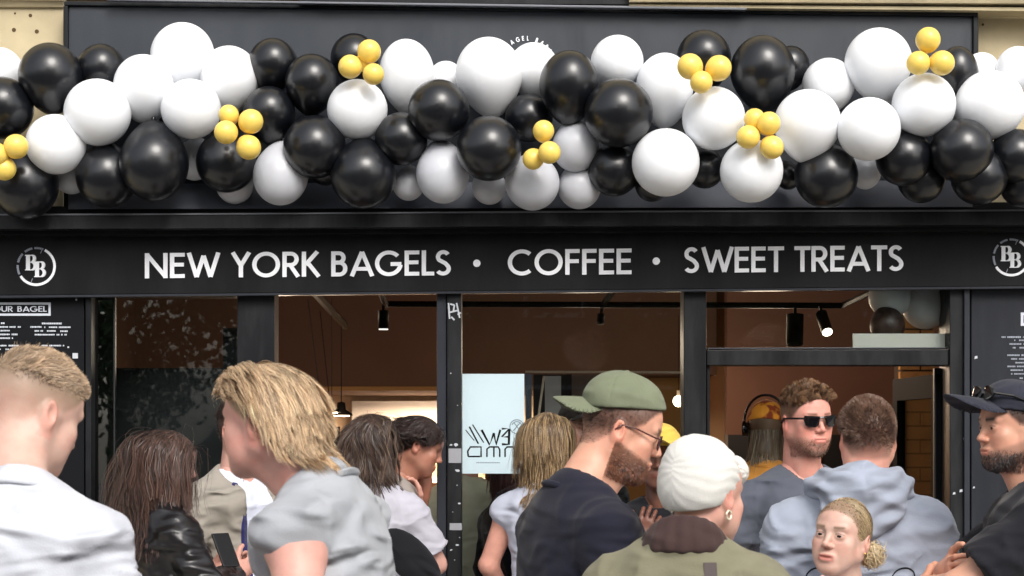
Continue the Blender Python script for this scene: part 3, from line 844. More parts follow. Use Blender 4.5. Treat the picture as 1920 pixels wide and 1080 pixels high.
o = wht.build('reflection_slat_panel', mat('reflection_white_boards', S(250,240,228), .8)); o.location = at(1606,652,.045); o.scale = (.72,1,.125); tag(o, 'white horizontally boarded panel standing in for a reflection in the glass over the shop door', 'panel')  # boards stand in for a pale reflection in the transom glass

# track lights and their rails
def rail(name, label, pts, r=.016):
    return tag(MB().tube(pts, r, 6).build(name, M['metal']), label, 'light rail')
zc = 2.53
rail('light_rail', 'long black lighting rail running across the ceiling behind the middle window and over the door', [at(728,570,1.15), at(1578,573,1.15), at(1650,540,.55)])
rail('light_rail', 'short black ceiling rail holding the hanging pendant wires', [at(588,545,1.3), at(648,612,3.0)], .022)
rail('light_rail', 'stub of black rail with the first cylinder spotlight left of the grey taped post', [at(712,545,.8), at(724,572,1.15)])
rail('light_rail', 'dark rail stub crossing the long rail above the middle window', [at(1150,545,.9), at(1128,575,1.2)])
def spot(label, p0, p1, r, lit, base):
    e = empty('track_spotlight', p0, label, 'spotlight', 'spotlights on the ceiling rails')
    b = MB().tube([Vector((0,0,0)), p1-p0], r, 16).build('lamp_body', M['metal'], e, True)
    MB().tube([Vector((0,0,0)), base-p0], .008, 6).build('bracket', M['metal'], e)
    d = (p1-p0).normalized()
    MB().tube([(p1-p0)+d*.001, (p1-p0)+d*.006], r*.86, 16).build('lens', lit, e)
warm = bulb('warm_lamp', (1,.82,.6,1), 9); soft = bulb('soft_lamp', (.9,.88,.85,1), .7); offl = M['metal']
spot('small black cylinder spotlight pointing straight down, left of the grey taped post', at(719,582,1.1), at(719,616,1.1), .026, soft, at(719,568,1.1))
spot('tilted black spotlight with a bright lens above the shop door', at(1540,588,1.1), at(1551,622,1.02), .027, warm, at(1538,572,1.1))
spot('large unlit black spotlight hanging above the shop door', at(1491,590,1.1), at(1490,645,1.08), .040, offl, at(1491,573,1.1))
spot('dim black spotlight behind the middle window above the green cap', at(1127,588,1.2), at(1126,606,1.2), .018, offl, at(1130,572,1.2))
def pendant(px, py, topy, Y, label):
    p = at(px, py, Y); e = empty('pendant_lamp', p, label, 'pendant lamp', 'black pendant lamps over the counter')
    MB().lathe((0,0,0), [(.0,.075),(.022,.07),(.026,.03),(.062,.006),(.066,-.004),(.058,-.004),(.02,.02),(0,.02)]).build('lamp_shade', M['metal'], e, True)
    MB().tube([(0,0,.06), at(topy[0], topy[1], Y)-p], .0028, 5).build('cable', M['metal'], e)
    MB().lathe((0,0,0), [(0,-.001),(.045,-.001),(.045,-.007),(0,-.007)]).build('bulb', bulb('pendant_bulb', (1,.8,.55,1), 14), e)
    l = bpy.data.lights.new('pendant_light','POINT'); l.energy = 2; l.color = (1,.78,.55); l.shadow_soft_size = .05
    lo = bpy.data.objects.new('pendant_light', l); COL.objects.link(lo); lo.parent = e; lo.location = (0,0,-.05)
pendant(618,772,(600,583),2.6,'highest black pendant lamp left of the dark haired woman, half behind blond hair')
pendant(640,778,(640,600),2.8,'rightmost black pendant lamp beside the wavy haired woman')
pendant(604,790,(577,560),2.3,'low black pendant lamp nearest the blond head')
e = empty('hanging_canister', at(622,830,2.2), 'black cylinder hanging below the pendant lamps', 'canister')
MB().lathe((0,0,0), [(0,.085),(.045,.085),(.045,-.085),(0,-.085)]).build('canister', M['metal'], e, True)
MB().tube([(0,0,.08), at(622,560,2.2)-e.location], .002, 5).build('cable', M['metal'], e)
def globe(px,py,Y,r,label,en=3):
    p = at(px,py,Y); e = empty('globe_lamp', p, label, 'globe lamp')
    MB().ell((0,0,0),(r,r,r),20,12).build('globe', bulb('globe_glow', (1,.9,.75,1), 5), e, True)
    MB().tube([(0,0,r),(0,0,r+.03)], .010, 8).build('socket', M['cream'], e); MB().tube([(0,0,r+.03),(0,0,.5)], .002, 5).build('cable', M['metal'], e)
    l = bpy.data.lights.new('globe_light','POINT'); l.energy = en; l.color = (1,.74,.45); l.shadow_soft_size = r
    lo = bpy.data.objects.new('globe_light', l); COL.objects.link(lo); lo.parent = e; lo.location = (0,0,-r-.03)
globe(1272,752,3.2,.032,'round glowing globe lamp right of the green cap')
# shelf light of the back niche and ceiling spots as bare lights without fittings
for x,y,z,en in ((-.6,5.2,1.85,30),(.0,5.2,1.85,26)):
    l = bpy.data.lights.new('shelf_light','AREA'); l.energy = en; l.color = (1,.66,.4); l.size = .5
    lo = bpy.data.objects.new('shelf_light', l); COL.objects.link(lo); lo.location = (x,y,z); lo.parent = room; lo.matrix_parent_inverse = Matrix.Translation(-room.location)
for x,y,en in ((-1.2,1.6,10),(.4,2.2,10),(1.3,1.8,13)):
    l = bpy.data.lights.new('ceiling_light','POINT'); l.energy = en; l.color = (1,.74,.54); l.shadow_soft_size = .12
    lo = bpy.data.objects.new('ceiling_light', l); COL.objects.link(lo); lo.location = (x,y,2.1); lo.parent = room; lo.matrix_parent_inverse = Matrix.Translation(-room.location)

# ------------------------------------------------------------------ the shopfront
front = empty('shopfront', (0,0,0), 'black timber shopfront with posts, windows, open doorway and menu boards', 'shopfront')
def fq(name, m, x0,yt0,x1,yt1,yb0,yb1,Y,depth, par=None, bevel=.003):
    return MB().quad(x0,yt0,x1,yt1,yb0,yb1,Y,depth).build(name, m, par or front, bevel=bevel)
GB = 1180
fq('post', M['frame'], 445,545,515,545,GB,GB,-.03,.14)
fq('post', M['frame'], 838,545,865,545,GB,GB,-.06,.16)
fq('post', M['frame_light'], 819,546,837,546,GB,GB,-.045,.12)  # paler strip drawn as the side face of the post
fq('post', M['frame'], 1282,540,1324,540,GB,GB,-.04,.16)
fq('post', M['frame'], 1781,538,1819,538,GB,GB,-.045,.2)
fq('post_bead', M['frame_light'], 1808,540,1818,540,GB,GB,-.062,.014)
fq('post', M['frame'], 1325,684,1331,684,GB,GB,-.005,.10)
fq('transom', M['frame'], 1325,656,1779,655,685,685,-.03,.14)
fq('transom_bead', M['frame_light'], 1326,652,1779,651,655,654,-.01,.05)
fq('sill_rail', M['frame'], 172,551,444,551,557,557,-.02,.1)
fq('menu_panel', M['menu'], -140,548,158,548,GB,GB,-.035,.1)
fq('post', M['frame'], 160,548,171,548,GB,GB,-.05,.12)
fq('menu_panel', M['menu_r'], 1821,537,2050,536,GB,GB,-.03,.1)
for a,b_,t,bm,m in ((172,214,557,GB,'glass_s'),(216,444,557,GB,'glass'),(866,1281,545,GB,'glass'),(1325,1778,540,653,'glass')):
    fq('glass_pane', M[m], a,t,b_,t,bm,bm,.02,.008, bevel=0)
fq('mullion', M['dark'], 212,557,215.6,557,GB,GB,.015,.03)
fq('stall_riser', M['frame'], -140,GB+1,819,GB+1,1600,1600,-.02,.12); fq('stall_riser', M['frame'], 866,GB+1,1281,GB+1,1600,1600,-.02,.12)
# worn marks on the taped post
fq('grey_tape', M['tape'], 841,841,865,841,868,868,-.0625,.002, bevel=0)
fq('grey_tape', M['tape'], 843,981,866,981,994,994,-.0625,.002, bevel=0)
chips = MB(); r = random.Random(4)
for px,py,w in [(846,834,7),(855,834,9),(858,882,9),(861,944,6),(857,1022,8),(846,1031,5),(857,910,3),(849,960,3),(862,1008,3),(852,1050,3),(845,700,3),(858,760,2)]:
    w *= .5; n = 7; ring = [at(px+w*math.cos(6.283*i/n)*r.uniform(.5,1.2), py+w*.7*math.sin(6.283*i/n)*r.uniform(.5,1.2), -.0612) for i in reversed(range(n))]
    chips.prism(ring, (0,.001,0))
for i,(a,b_) in enumerate([((841,568),(843,598)),((844,570),(852,572)),((852,572),(850,584)),((842,586),(858,582)),((856,568),(862,596)),((846,594),(852,600)),((858,590),(864,586))]):
    a, b_ = Vector((*a,0)), Vector((*b_,0)); t = (b_-a).normalized(); nn = Vector((-t.y,t.x,0))*1.5
    chips.prism([at(q.x,q.y,-.0613-.0002*i) for q in (a+nn,b_+nn,b_-nn,a-nn)], (0,.001,0))
chips.build('paint_chips', M['chip'], front)
ch = MB()
for px,py,w in [(141,667,5),(128,651,1.5),(143,562,1.5)]:
    ch.prism([at(px-w,py+w,-.038),at(px+w,py+w,-.038),at(px+w,py-w,-.038),at(px-w,py-w,-.038)],(0,.002,0))
for px,py,w in [(1830,670,3),(1789,925,2.5),(1802,920,3),(1826,914,2),(1808,822,2)]:
    ch.prism([at(px-w,py+w,-.048 if px<1820 else -.033),at(px+w,py+w*.6,-.048 if px<1820 else -.033),at(px+w*.8,py-w,-.048 if px<1820 else -.033),at(px-w*.7,py-w*.6,-.048 if px<1820 else -.033)],(0,.002,0))
ch.build('paint_chips', M['chip'], front)
# menu lettering: too small to read, so only its lines
def menu_lines(rows, Y, m, parent, seed):
    r = random.Random(seed); b = MB()
    for x0_,x1_,y_,h in rows:
        x = x0_
        while x < x1_:
            w = r.uniform(1.6,3.0)
            if r.random() < .86:
                hh = h*r.uniform(.75,1); b.prism([at(x,y_+hh/2,Y),at(x+w,y_+hh/2,Y),at(x+w,y_-hh/2,Y),at(x,y_-hh/2,Y)],(0,.0008,0))
            x += w+.7
    return b.build('menu_text', m, parent)
menu_lines([(-60,6,606,3.5),(-40,42,613,3.2),(-60,20,620,3),(-60,31,627,3.2),(-50,25,634,3),(-40,34,648,3),(-60,28,655,3),(76,114,606.5,3.5),(57,78,613,3),(83,131,613.5,3.2),(65,81,620.5,3.2),(88,106,620.5,3.2),(113,125,621,3.2),(65,103,627.5,3),(106,125,627.5,3),(75,118,648,3)], -.0375, M['print'], front, 2)
menu_lines([(1878,1960,632,3.5),(1902,1960,638,3.2),(1893,1960,645,3.2),(1899,1960,652,3),(1889,1960,666,3.2),(1896,1960,673,3),(1904,1960,680,3),(1889,1960,687,3),(1895,1960,694,3),(1896,1960,701,3),(1912,1960,709,3),(1905,1960,721,3),(1911,1960,728,3),(1915,1960,735,3)], -.0325, M['print_dim'], front, 3)
fr = MB(); Y = -.0375
def frame_rect(b, x0_,y0_,x1_,y1_,w,Y):
    for (a,c,d,e_) in ((x0_,y0_,x1_,y0_+w),(x0_,y1_-w,x1_,y1_),(x1_-w,y0_+w,x1_,y1_-w),(x0_,y0_+w,x0_+w,y1_-w)):
        b.prism([at(a,e_,Y),at(d,e_,Y),at(d,c,Y),at(a,c,Y)],(0,.001,0))
frame_rect(fr,-90,567,95,592,4.2,-.0375); frame_rect(fr,1914,586,2000,611,5,-.0325)
fr.build('menu_title_frame', M['print'], front)

# ---- lettering drawn with strokes
def arc(cx,cy,rx,ry,a0,a1,n=14): return [(cx+rx*math.cos(math.radians(a0+(a1-a0)*i/n)), cy+ry*math.sin(math.radians(a0+(a1-a0)*i/n))) for i in range(n+1)]
w_ = .15; h_ = w_/2
GL = {
'N': (.80, [[(h_,0),(h_,1)],[(h_+.01,.93),(.80-h_-.01,.07)],[(.80-h_,0),(.80-h_,1)]]),
'E': (.52, [[(h_,0),(h_,1)],[(w_-.01,1-h_),(.52,1-h_)],[(w_-.01,.53),(.49,.53)],[(w_-.01,h_),(.52,h_)]]),
'W': (1.16, [[(.06,1),(.335,.03)],[(.335,.03),(.58,.88)],[(.58,.88),(.825,.03)],[(.825,.03),(1.10,1)]]),
'Y': (.72, [[(.07,1),(.36,.47)],[(.65,1),(.36,.47)],[(.36,.53),(.36,0)]]),
'O': (.98, [arc(.49,.5,.415,.435,0,360,36)]),
'R': (.60, [[(h_,0),(h_,1)],[(w_-.01,1-h_),(.30,1-h_)]+arc(.30,.70,.20,.225,90,-90,12)+[(w_-.01,.475)],[(.27,.48),(.56,0)]]),
'K': (.66, [[(h_,0),(h_,1)],[(w_-.02,.47),(.55,1)],[(w_+.06,.56),(.60,0)]]),
'B': (.58, [[(h_,0),(h_,1)],[(w_-.01,1-h_),(.27,1-h_)]+arc(.27,.74,.165,.185,90,-90,10)+[(w_-.01,.555)],[(w_-.01,.545),(.29,.545)]+arc(.29,.31,.205,.235,90,-90,12)+[(w_-.01,h_)]]),
'A': (.84, [[(.06,0),(.42,.97)],[(.42,.97),(.78,0)],[(.20,.29),(.64,.29)]]),
'G': (.96, [arc(.49,.5,.415,.435,42,352,30),[(.93,.47),(.55,.47)]]),
'L': (.44, [[(h_,0),(h_,1)],[(w_-.01,h_),(.44,h_)]]),
'S': (.56, [arc(.28,.735,.185,.195,30,235,14)[:-1]+[(.20,.575),(.36,.475)]+arc(.27,.265,.205,.195,45,-150,14)]),
'C': (.84, [arc(.49,.5,.415,.435,48,312,28)]),
'F': (.50, [[(h_,0),(h_,1)],[(w_-.01,1-h_),(.50,1-h_)],[(w_-.01,.53),(.47,.53)]]),
'T': (.58, [[(0,1-h_),(.58,1-h_)],[(.29,1-w_+.01),(.29,0)]]),
'U': (.72, [[(h_,1),(h_,.33)]+arc(.36,.33,.285,.255,180,360,14)+[(.72-h_,1)]]),
'I': (.15, [[(h_,0),(h_,1)]]),
'D': (.74, [[(h_,0),(h_,1)],[(w_-.01,1-h_),(.28,1-h_)]+arc(.28,.5,.385,.425,90,-90,16)+[(w_-.01,h_)]]),
}
def stroke(b, pts, w, P, depth, k=0):
    """pts in letter units; P maps (x, y, lift) to a point in space"""
    n = len(pts); L=[];R=[]; closed = (Vector(pts[0])-Vector(pts[-1])).length < 1e-6 and n > 3
    for i in range(n):
        a = Vector(pts[(i-1) % n if closed and i else max(i-1,0)]) if i or not closed else Vector(pts[-2])
        c = Vector(pts[i+1]) if i < n-1 else (Vector(pts[1]) if closed else Vector(pts[i]))
        t = (c-a).normalized(); nn = Vector((-t.y,t.x))*w/2; p = Vector(pts[i])
        L.append(p+nn); R.append(p-nn)
    for i in range(n-1):
        q = [L[i],R[i],R[i+1],L[i+1]]; lift = depth+.00025*k
        b0 = len(b.v); b.v += [P(x.x,x.y,lift) for x in q]+[P(x.x,x.y,0) for x in q]
        F_ = [[0,1,2,3],[7,6,5,4],[0,4,5,1],[2,6,7,3]]
        if not closed and i == 0: F_.append([0,3,7,4])
        if not closed and i == n-2: F_.append([1,5,6,2])
        b.f += [[b0+j for j in f] for f in F_]
def word(txt, x0_, x1_, ytop0, ybot0, slope, parent, Y, m, depth=.006, gap=.085, space=.34, wgt=w_, name='letter', mirror=False):
    tot = 0; pos = []
    for ch_ in txt:
        if ch_ == ' ': tot += space; continue
        pos.append((ch_, tot)); tot += GL[ch_][0] + gap*(.45 if ch_ in 'AWYTLK' else 1)
    tot -= gap; kx = (x1_-x0_)/tot; H_ = ybot0-ytop0
    for i,(ch_,o_) in enumerate(pos):
        b = MB()
        def P(x,y,l):
            px = x0_+(o_+x)*kx if not mirror else x1_-(o_+x)*kx
            return at(px, ybot0 - y*H_ + slope*(px-x0_), Y) - Vector((0,l,0))
        for j,s_ in enumerate(GL[ch_][1]): stroke(b, s_, wgt, P, depth, j)
        b.build(name, m, parent)
band = empty('name_board', at(960,500,-.08), 'long black fascia board lettered in white above the shop windows', 'sign')
band_b = MB().prism([at(-200,556,-.08),at(2100,535,-.08),at(2100,425,-.08),at(-200,425,-.08)],(0,.12,0)).build('board', M['band'], None, bevel=.003)
def par(o, p): o.parent = p; o.matrix_parent_inverse = p.matrix_basis.inverted(); return o
par(band_b, band)
par(MB().prism([at(-200,560,-.088),at(2100,539,-.088),at(2100,535,-.088),at(-200,556,-.088)],(0,.05,0)).build('bottom_bead', M['frame_light']), band)
class PB:                                         # parent proxy so letters keep their world place
    pass
band0 = band
lt = empty('tmp'); 
word('NEW YORK BAGELS',272,846,475,522,-.010,None,-.0805,M['letter'])
word('COFFEE',952,1184,468.5,516.5,-.010,None,-.0805,M['letter'])
word('SWEET TREATS',1282,1694,464,512,-.010,None,-.0805,M['letter'])
bpy.data.objects.remove(lt)
for o in [o for o in COL.objects if o.name.split('.')[0] == 'letter' and o.parent is None]: par(o, band)
for px,py in ((894,493.5),(1230.5,489.5)):
    d = MB(); n=16; d.prism([at(px+7*math.cos(6.283*i/n),py+7*math.sin(6.283*i/n),-.086) for i in range(n)],(0,.005,0)); par(d.build('bullet_dot', M['letter']), band)
def logo(cx, cy, R, Y, label):
    e = empty('round_logo', at(cx,cy,Y), label, 'logo', None)
    def P(x,y,l): return at(cx+x*R, cy-y*R, Y)-Vector((0,l,0))-e.location
    b = MB(); stroke(b, arc(0,0,.93,.93,-148,62,40), .13, P, .002); b.build('ring', M['letter'], e)
    b = MB(); k = 0                                # worn ring lettering: small ticks round the rest of the ring
    for a0,a1,n in ((67,96,5),(102,128,5),(137,168,6),(176,206,6)):
        for i in range(n):
            a = math.radians(a0+(a1-a0)*(i+.5)/n); c,s_ = math.cos(a)*.93, math.sin(a)*.93
            tx,ty = -math.sin(a)*.035, math.cos(a)*.035
            stroke(b, [(c-tx,s_-ty),(c+tx,s_+ty)], .10, P, .002, k); k += 1
    b.build('ring_letters', M['print_dim'], e)
    for (ox,oy) in ((-.56,-.20),(-.10,-.54)):
        b = MB(); q = lambda pts: [(ox+x*.78, oy+y*.78) for x,y in pts]
        stroke(b, q([(.19,0),(.19,1)]), .20, P, .004, 0)
        stroke(b, q([(.0,.975),(.45,.975)]), .05, P, .004, 1); stroke(b, q([(.0,.025),(.50,.025)]), .05, P, .004, 2)
        stroke(b, q([(.30,.53),(.45,.53)]), .05, P, .004, 3)
        for cyy,ry,rx in ((.765,.235,.19),(.27,.26,.24)):
            A = arc(.43,cyy,rx,ry-.02,88,-88,12)
            for i in range(12):
                t = math.sin(math.pi*(i+.5)/12); stroke(b, q(A[i:i+2]), .05+.12*t, P, .004, 4+i)
        b.build('letter', M['letter'], e)
    b = MB(); stroke(b, [(.22,.66),(.30,.86)], .03, P, .002); stroke(b, [(-.18,-.60),(-.26,-.80)], .03, P, .002); b.build('slash', M['print_dim'], e)
    return e
logo(68,499.5,37,-.0808,'round white monogram logo left of the words NEW YORK on the fascia')
logo(1896,482.5,36,-.0808,'round white monogram logo at the right end of the fascia, cut by the photo edge')
word('BUILD YOUR BAGEL',-78,87,574,584.5,0,front,-.0376,M['print'],.0008,space=.5,name='menu_letter')

# awning cassette under the garland
aw = empty('awning_case', at(960,412,-.33), 'long black awning cassette running under the balloons', 'awning')
ya = lambda px: 403 - 0.0045*px + .6*math.sin(px/230)
def strip(y0_, y1_, Y, dep, nm, m, x0_=-260, x1_=2180, n=24):
    b = MB()
    for i in range(n):
        a, c = x0_+(x1_-x0_)*i/n, x0_+(x1_-x0_)*(i+1)/n
        k0 = len(b.v)
        for px in (a,c):
            b.v += [at(px,ya(px)+y1_,Y), at(px,ya(px)+y0_,Y), at(px,ya(px)+y0_,Y)+Vector((0,dep,0)), at(px,ya(px)+y1_,Y)+Vector((0,dep,0))]
        b.f += [[k0+4,k0+5,k0+1,k0],[k0+5,k0+6,k0+2,k0+1],[k0+6,k0+7,k0+3,k0+2],[k0+7,k0+4,k0,k0+3]]
    par(b.build(nm, m), aw)
strip(1,26,-.22,.22,'case', M['awning']); strip(26.5,38,-.15,.07,'front_bar', M['band']); strip(-2,.6,-.225,.06,'top_highlight', M['highlight_metal'])  # pale top strip paints the highlight along the edge of the case
strip(-16,-3,-.14,.05,'gutter_shade', M['dark'])  # dark strip standing for the shade in the gutter
# upper sign
sg = empty('upper_sign', at(960,180,-.12), 'dark slate sign panel with a raised frame behind the balloon garland', 'sign')
T0 = lambda px: 4+ (px-120)*.0108
def sgq(nm,m,x0_,a,x1_,b_,c,d,Y,dep): return par(MB().quad(x0_,a,x1_,b_,c,d,Y,dep).build(nm,m,None,bevel=.003), sg)
sgq('panel', M['sign'], 128,T0(128)+6,1824,T0(1824)+6,398,392,-.10,.06)
sgq('frame_rail', M['frame'], 120,T0(120)-2,1834,T0(1834)-1,T0(120)+6,T0(1834)+8,-.118,.09)
sgq('frame_rail', M['frame'], 119,T0(120)+6.5,127,T0(127)+6.5,398,398,-.118,.09)
sgq('frame_rail', M['frame'], 1825,T0(1825)+8.5,1834,T0(1834)+8.5,392,392,-.118,.09)
sgq('rail_highlight', M['highlight_metal'], 200,-3,1400,14,1,19,-.165,.03)  # pale strip laid on as the highlight of the sign's top rail
# lower sloping board behind the balloons
par(MB().prism([at(128,392,-.19),at(1824,388,-.19),at(1824,338,-.115),at(128,345,-.115)],(0,.01,0)).build('sloping_board', mat('slate_board_light', S(78,82,92), .5, vary=(3,.08))), sg)
# arc of small sign letters
lc = (1000, 113); 
for i,(ang,chh) in enumerate(((121,'A'),(108.5,'G'),(96.5,'E'),(86.5,'L'),(67,'B'),(54,'A'),(41,'R'),(29,'N'))):
    pass
def arc_letter(ch_, ang, R, cx, cy, size, Y):
    b = MB(); a = math.radians(ang); gw,sts = GL[ch_]
    def P(x,y,l):
        u = (x-gw/2)*size*.8; v = y*size; rr = R+v
        px = cx+rr*math.cos(a)+u*math.sin(a); py = cy-(rr*math.sin(a)-u*math.cos(a))
        return at(px,py,Y)-Vector((0,l,0))
    for j,s_ in enumerate(sts): stroke(b, s_, .2, P, .002, j)
    par(b.build('letter', M['letter']), sg)
for ch_,ang in (('B',133),('A',121),('G',108),('E',97),('L',87),('B',68),('A',56),('R',44),('A',33)):
    arc_letter(ch_, ang, 48, 987, 124, 8.5, -.1005)

# yellow stone wall around
wall = empty('building_wall', (0,.2,2), 'pale yellow rendered building wall with a moulded ledge above the shop sign', 'wall')
def wp(nm,b,m=None,**k): return par(b.build(nm, m or M['stone'], None, **k), wall)
wp('render', MB().prism([at(-500,420,-.02),at(118.5,420,-.02),at(118.5,-500,-.02),at(-500,-500,-.02)],(0,.15,0)))
wp('render', MB().prism([at(1834.6,420,-.02),at(2500,420,-.02),at(2500,-500,-.02),at(1834.6,-500,-.02)],(0,.15,0)))
wp('render', MB().prism([at(119,-6,-.02),at(1834,-6,-.02),at(1834,-500,-.02),at(119,-500,-.02)],(0,.15,0)))
wp('moulding', MB().prism([at(-500,-4,-.06),at(118,1,-.06),at(118,-30,-.10),at(-500,-30,-.10)],(0,.06,0)))
wp('moulding', MB().prism([at(-500,11,-.035),at(118,13,-.035),at(118,2,-.05),at(-500,-1,-.05)],(0,.03,0)))
wp('moulding', MB().prism([at(1180,13,-.16),at(2300,24,-.16),at(2300,17,-.16),at(1180,8,-.16)],(0,.14,0)))
wp('moulding', MB().prism([at(1180,3,-.18),at(2300,8,-.18),at(2300,-40,-.22),at(1180,-40,-.22)],(0,.16,0)))
wp('moulding', MB().prism([at(1835,33,-.05),at(2300,35,-.05),at(2300,28,-.07),at(1835,26,-.07)],(0,.03,0)))
wp('shadow_beam', MB().prism([at(560,5,-.15),at(1179,8,-.15),at(1179,-20,-.15),at(560,-20,-.15)],(0,.1,0)), M['frame'])  # dark beam put in for the shadow strip above the sign
hol = MB()
for px,py,w in ((26,56,4),(69,59,4),(57,29,3.5),(28,25,2),(1843,46,2.5)):
    n=10; hol.prism([at(px+w*math.cos(6.283*i/n),py+w*math.sin(6.283*i/n),-.0215) for i in range(n)],(0,.0012,0))
wp('screw_hole', hol, mat('hole_dark', S(84,66,40), .9))
# rest of the building so other views see a house front
wp('upper_wall', MB().box(-8,8,.0,.3,4.4,9.0)); wp('side_wall', MB().box(-8,-2.42,.07,.4,-.01,2.6)); wp('side_wall', MB().box(2.40,8,.07,.4,-.01,2.6)); wp('side_wall', MB().box(-8,-3.2,.01,.38,2.5,4.45)); wp('side_wall', MB().box(3.2,8,.01,.38,2.5,4.45))

# ------------------------------------------------------------------ white poster in the window
po = empty('window_poster', at(926,794,.035), 'large white poster with mirrored black lettering behind the middle window', 'poster')
psh = mat('poster_glow_sheet', S(236,240,246), .6, emit=(S(236,240,246), .30))  # white sheet given a faint glow of its own to look bright
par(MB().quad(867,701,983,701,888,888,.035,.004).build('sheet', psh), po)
par(MB().quad(985,701,997,701,888,888,.06,.02).build('poster_edge', M['frame_light']), po)
b = MB(); YP = .0345
def P(x,y,l): return at(x,y,YP)-Vector((0,l*.2,0))
kk = 0
for pts,w in (([(878,856),(900,856)],3),([(878,856),(877,846),(882,838),(902,838),(902,857)],3.2),([(913,857),(913,842),(918,838),(926,838)],3),([(926,857),(926,838)],3),([(926,838),(934,838),(937,843),(937,857)],3),([(947,857),(947,842),(951,838),(962,838),(965,843),(965,857)],3),([(972,857),(972,838),(983,838)],3)):
    stroke(b, pts, w, P, .001, kk); kk += 1
for pts,w in (([(903,806),(918,834),(926,812)],4.5),([(926,812),(930,834),(938,806)],4),([(941,804),(955,804),(941,819),(954,819)],4),([(941,833),(954,833),(955,804)],4.5),([(880,800),(897,832)],3),([(886,796),(907,830)],2.2),([(873,806),(889,826)],1.6)):
    stroke(b, pts, w, P, .001, kk); kk += 1
par(b.build('poster_letters', M['menu']), po)
b = MB()
for a in (arc(969,800,13,13,0,360,22), arc(969,800,9.5,9.5,200,340,10)): stroke(b, a, 1.6, P, .001, kk); kk += 1
stroke(b, [(962,808),(976,792)], 1.5, P, .001, kk); stroke(b, [(964,793),(974,806)], 1.5, P, .001, kk+1)
x = 893
while x < 935: stroke(b, [(x,867.5),(x+2.2,867.5)], 2, P, .001, 0); x += 3.2
par(b.build('poster_emblem', M['print_dim']), po)

# open door leaf
dl = empty('door_leaf', at(1770,900,.1), 'dark framed glass door leaf folded inward at the right of the doorway', 'door')
def dlp(nm,b_,m): return par(b_.build(nm,m), dl)
hx = at(1777,0,.1).x
R_ = Matrix.Translation((hx,.12,0)) @ Matrix.Rotation(math.radians(91),4,'Z')
M['door'] = mat('door_paint', S(14,15,18), .8, spec=.1)
def dbox(nm,x0_,x1_,y0_,y1_,z0_,z1_,m):
    if m is M['frame']: m = M['door']
    b_ = MB().box(x0_,x1_,y0_,y1_,z0_,z1_); b_.v = [R_ @ v for v in b_.v]; dlp(nm,b_,m)
dbox('door_stile',0,.09,0,.045,.01,1.90,M['frame']); dbox('door_stile',.76,.85,0,.045,.01,1.90,M['frame'])
dbox('door_rail',.09,.76,0,.045,1.80,1.90,M['frame']); dbox('door_rail',.09,.76,0,.045,.01,.25,M['frame'])
dbox('glass_pane',.09,.76,.018,.026,.25,1.80,M['glass'])
dbox('door_handle',.79,.81,-.04,0,.95,1.10,M['highlight_metal'])
fq('door_jamb', M['dark'], 1752,690,1779,690,GB,GB,.12,.03)

# ------------------------------------------------------------------ across the street, seen only in the glass
def tree(x, y, h, rad, n, seed, label):
    r = np.random.default_rng(seed)
    e = empty('street_tree', (x,y,-.1), label, 'tree')
    tr = MB().tube([(0,0,0),(.05,.02,h*.3),(-.03,.05,h*.55),(.05,0,h*.8)], [.17,.13,.10,.04], 10)
    for k in range(7):
        a = r.uniform(0,6.28); z0 = h*r.uniform(.35,.65); tr.tube([(0,0,z0),(math.cos(a)*rad*.4,math.sin(a)*rad*.4,z0+h*.12),(math.cos(a)*rad*.8,math.sin(a)*rad*.8,z0+h*.2)], [.06,.04,.015], 6)
    tr.build('trunk', M['bark'], e, True)
    cl = r.normal(size=(60,3)); cl /= np.linalg.norm(cl,axis=1)[:,None]; cl *= r.uniform(.35,1,(60,1))**.5; cl = cl*[rad,rad,h*.36]+[0,0,h*.64]
    c = cl[r.integers(0,60,n)] + r.normal(size=(n,3))*rad*.17
    a = r.normal(size=(n,3)); a /= np.linalg.norm(a,axis=1)[:,None]; b2 = np.cross(a, r.normal(size=(n,3))); b2 /= np.linalg.norm(b2,axis=1)[:,None]
    s_ = r.uniform(.05,.11,(n,1))
    V = np.stack([c-a*s_, c-b2*s_*.5, c+a*s_, c+b2*s_*.5],1).reshape(-1,3); Q = np.arange(n*4).reshape(-1,4)
    o = mesh('crown', V, Q, M['leaf'], e); o['kind'] = 'stuff'
tree(-5.6,-19,6.2,1.7,9000,1,'leafy street tree opposite the left window, first of three')
tree(-2.2,-18,6.8,2.3,16000,2,'leafy street tree opposite the middle of the shop, widest of three')
tree(3.0,-18.5,7.0,2.4,14000,3,'leafy street tree opposite the doorway, last of three')
def house(x0_, x1_, y, h, m, label):
    e = empty('opposite_house', ((x0_+x1_)/2,y,-.1), label, 'house')
    L = (x1_-x0_)/2
    MB().box(-L,L,-4,0,0,h).build('wall', m, e)
    fr_ = MB().box(0,1.1,0,.06,0,1.6).build('window', M['white_board'], e); fr_.location = (-L+.8,.0,1.0)
    gl = MB().box(.08,1.02,.06,.075,.08,1.52).build('pane', M['win'], fr_)
    nx_ = int((2*L-1)//2.0)
    for i in range(nx_):
        for j in range(int((h-1)//2.8)):
            if i == 0 and j == 0: continue
            w2 = add('window', fr_.data, e, (-L+.8+i*2.0,0,1.0+j*2.8)); add('pane', gl.data, w2)
    MB().box(-L-.15,L+.15,-4.1,.15,h,h+.25).build('roof', M['frame_light'], e)
house(-2.6,14,-26,12.0,M['far'],'brown brick house across the street, facing the shop')
house(-22,-8.6,-26,7.0,M['stone'],'pale yellow house across the street left of the gap')

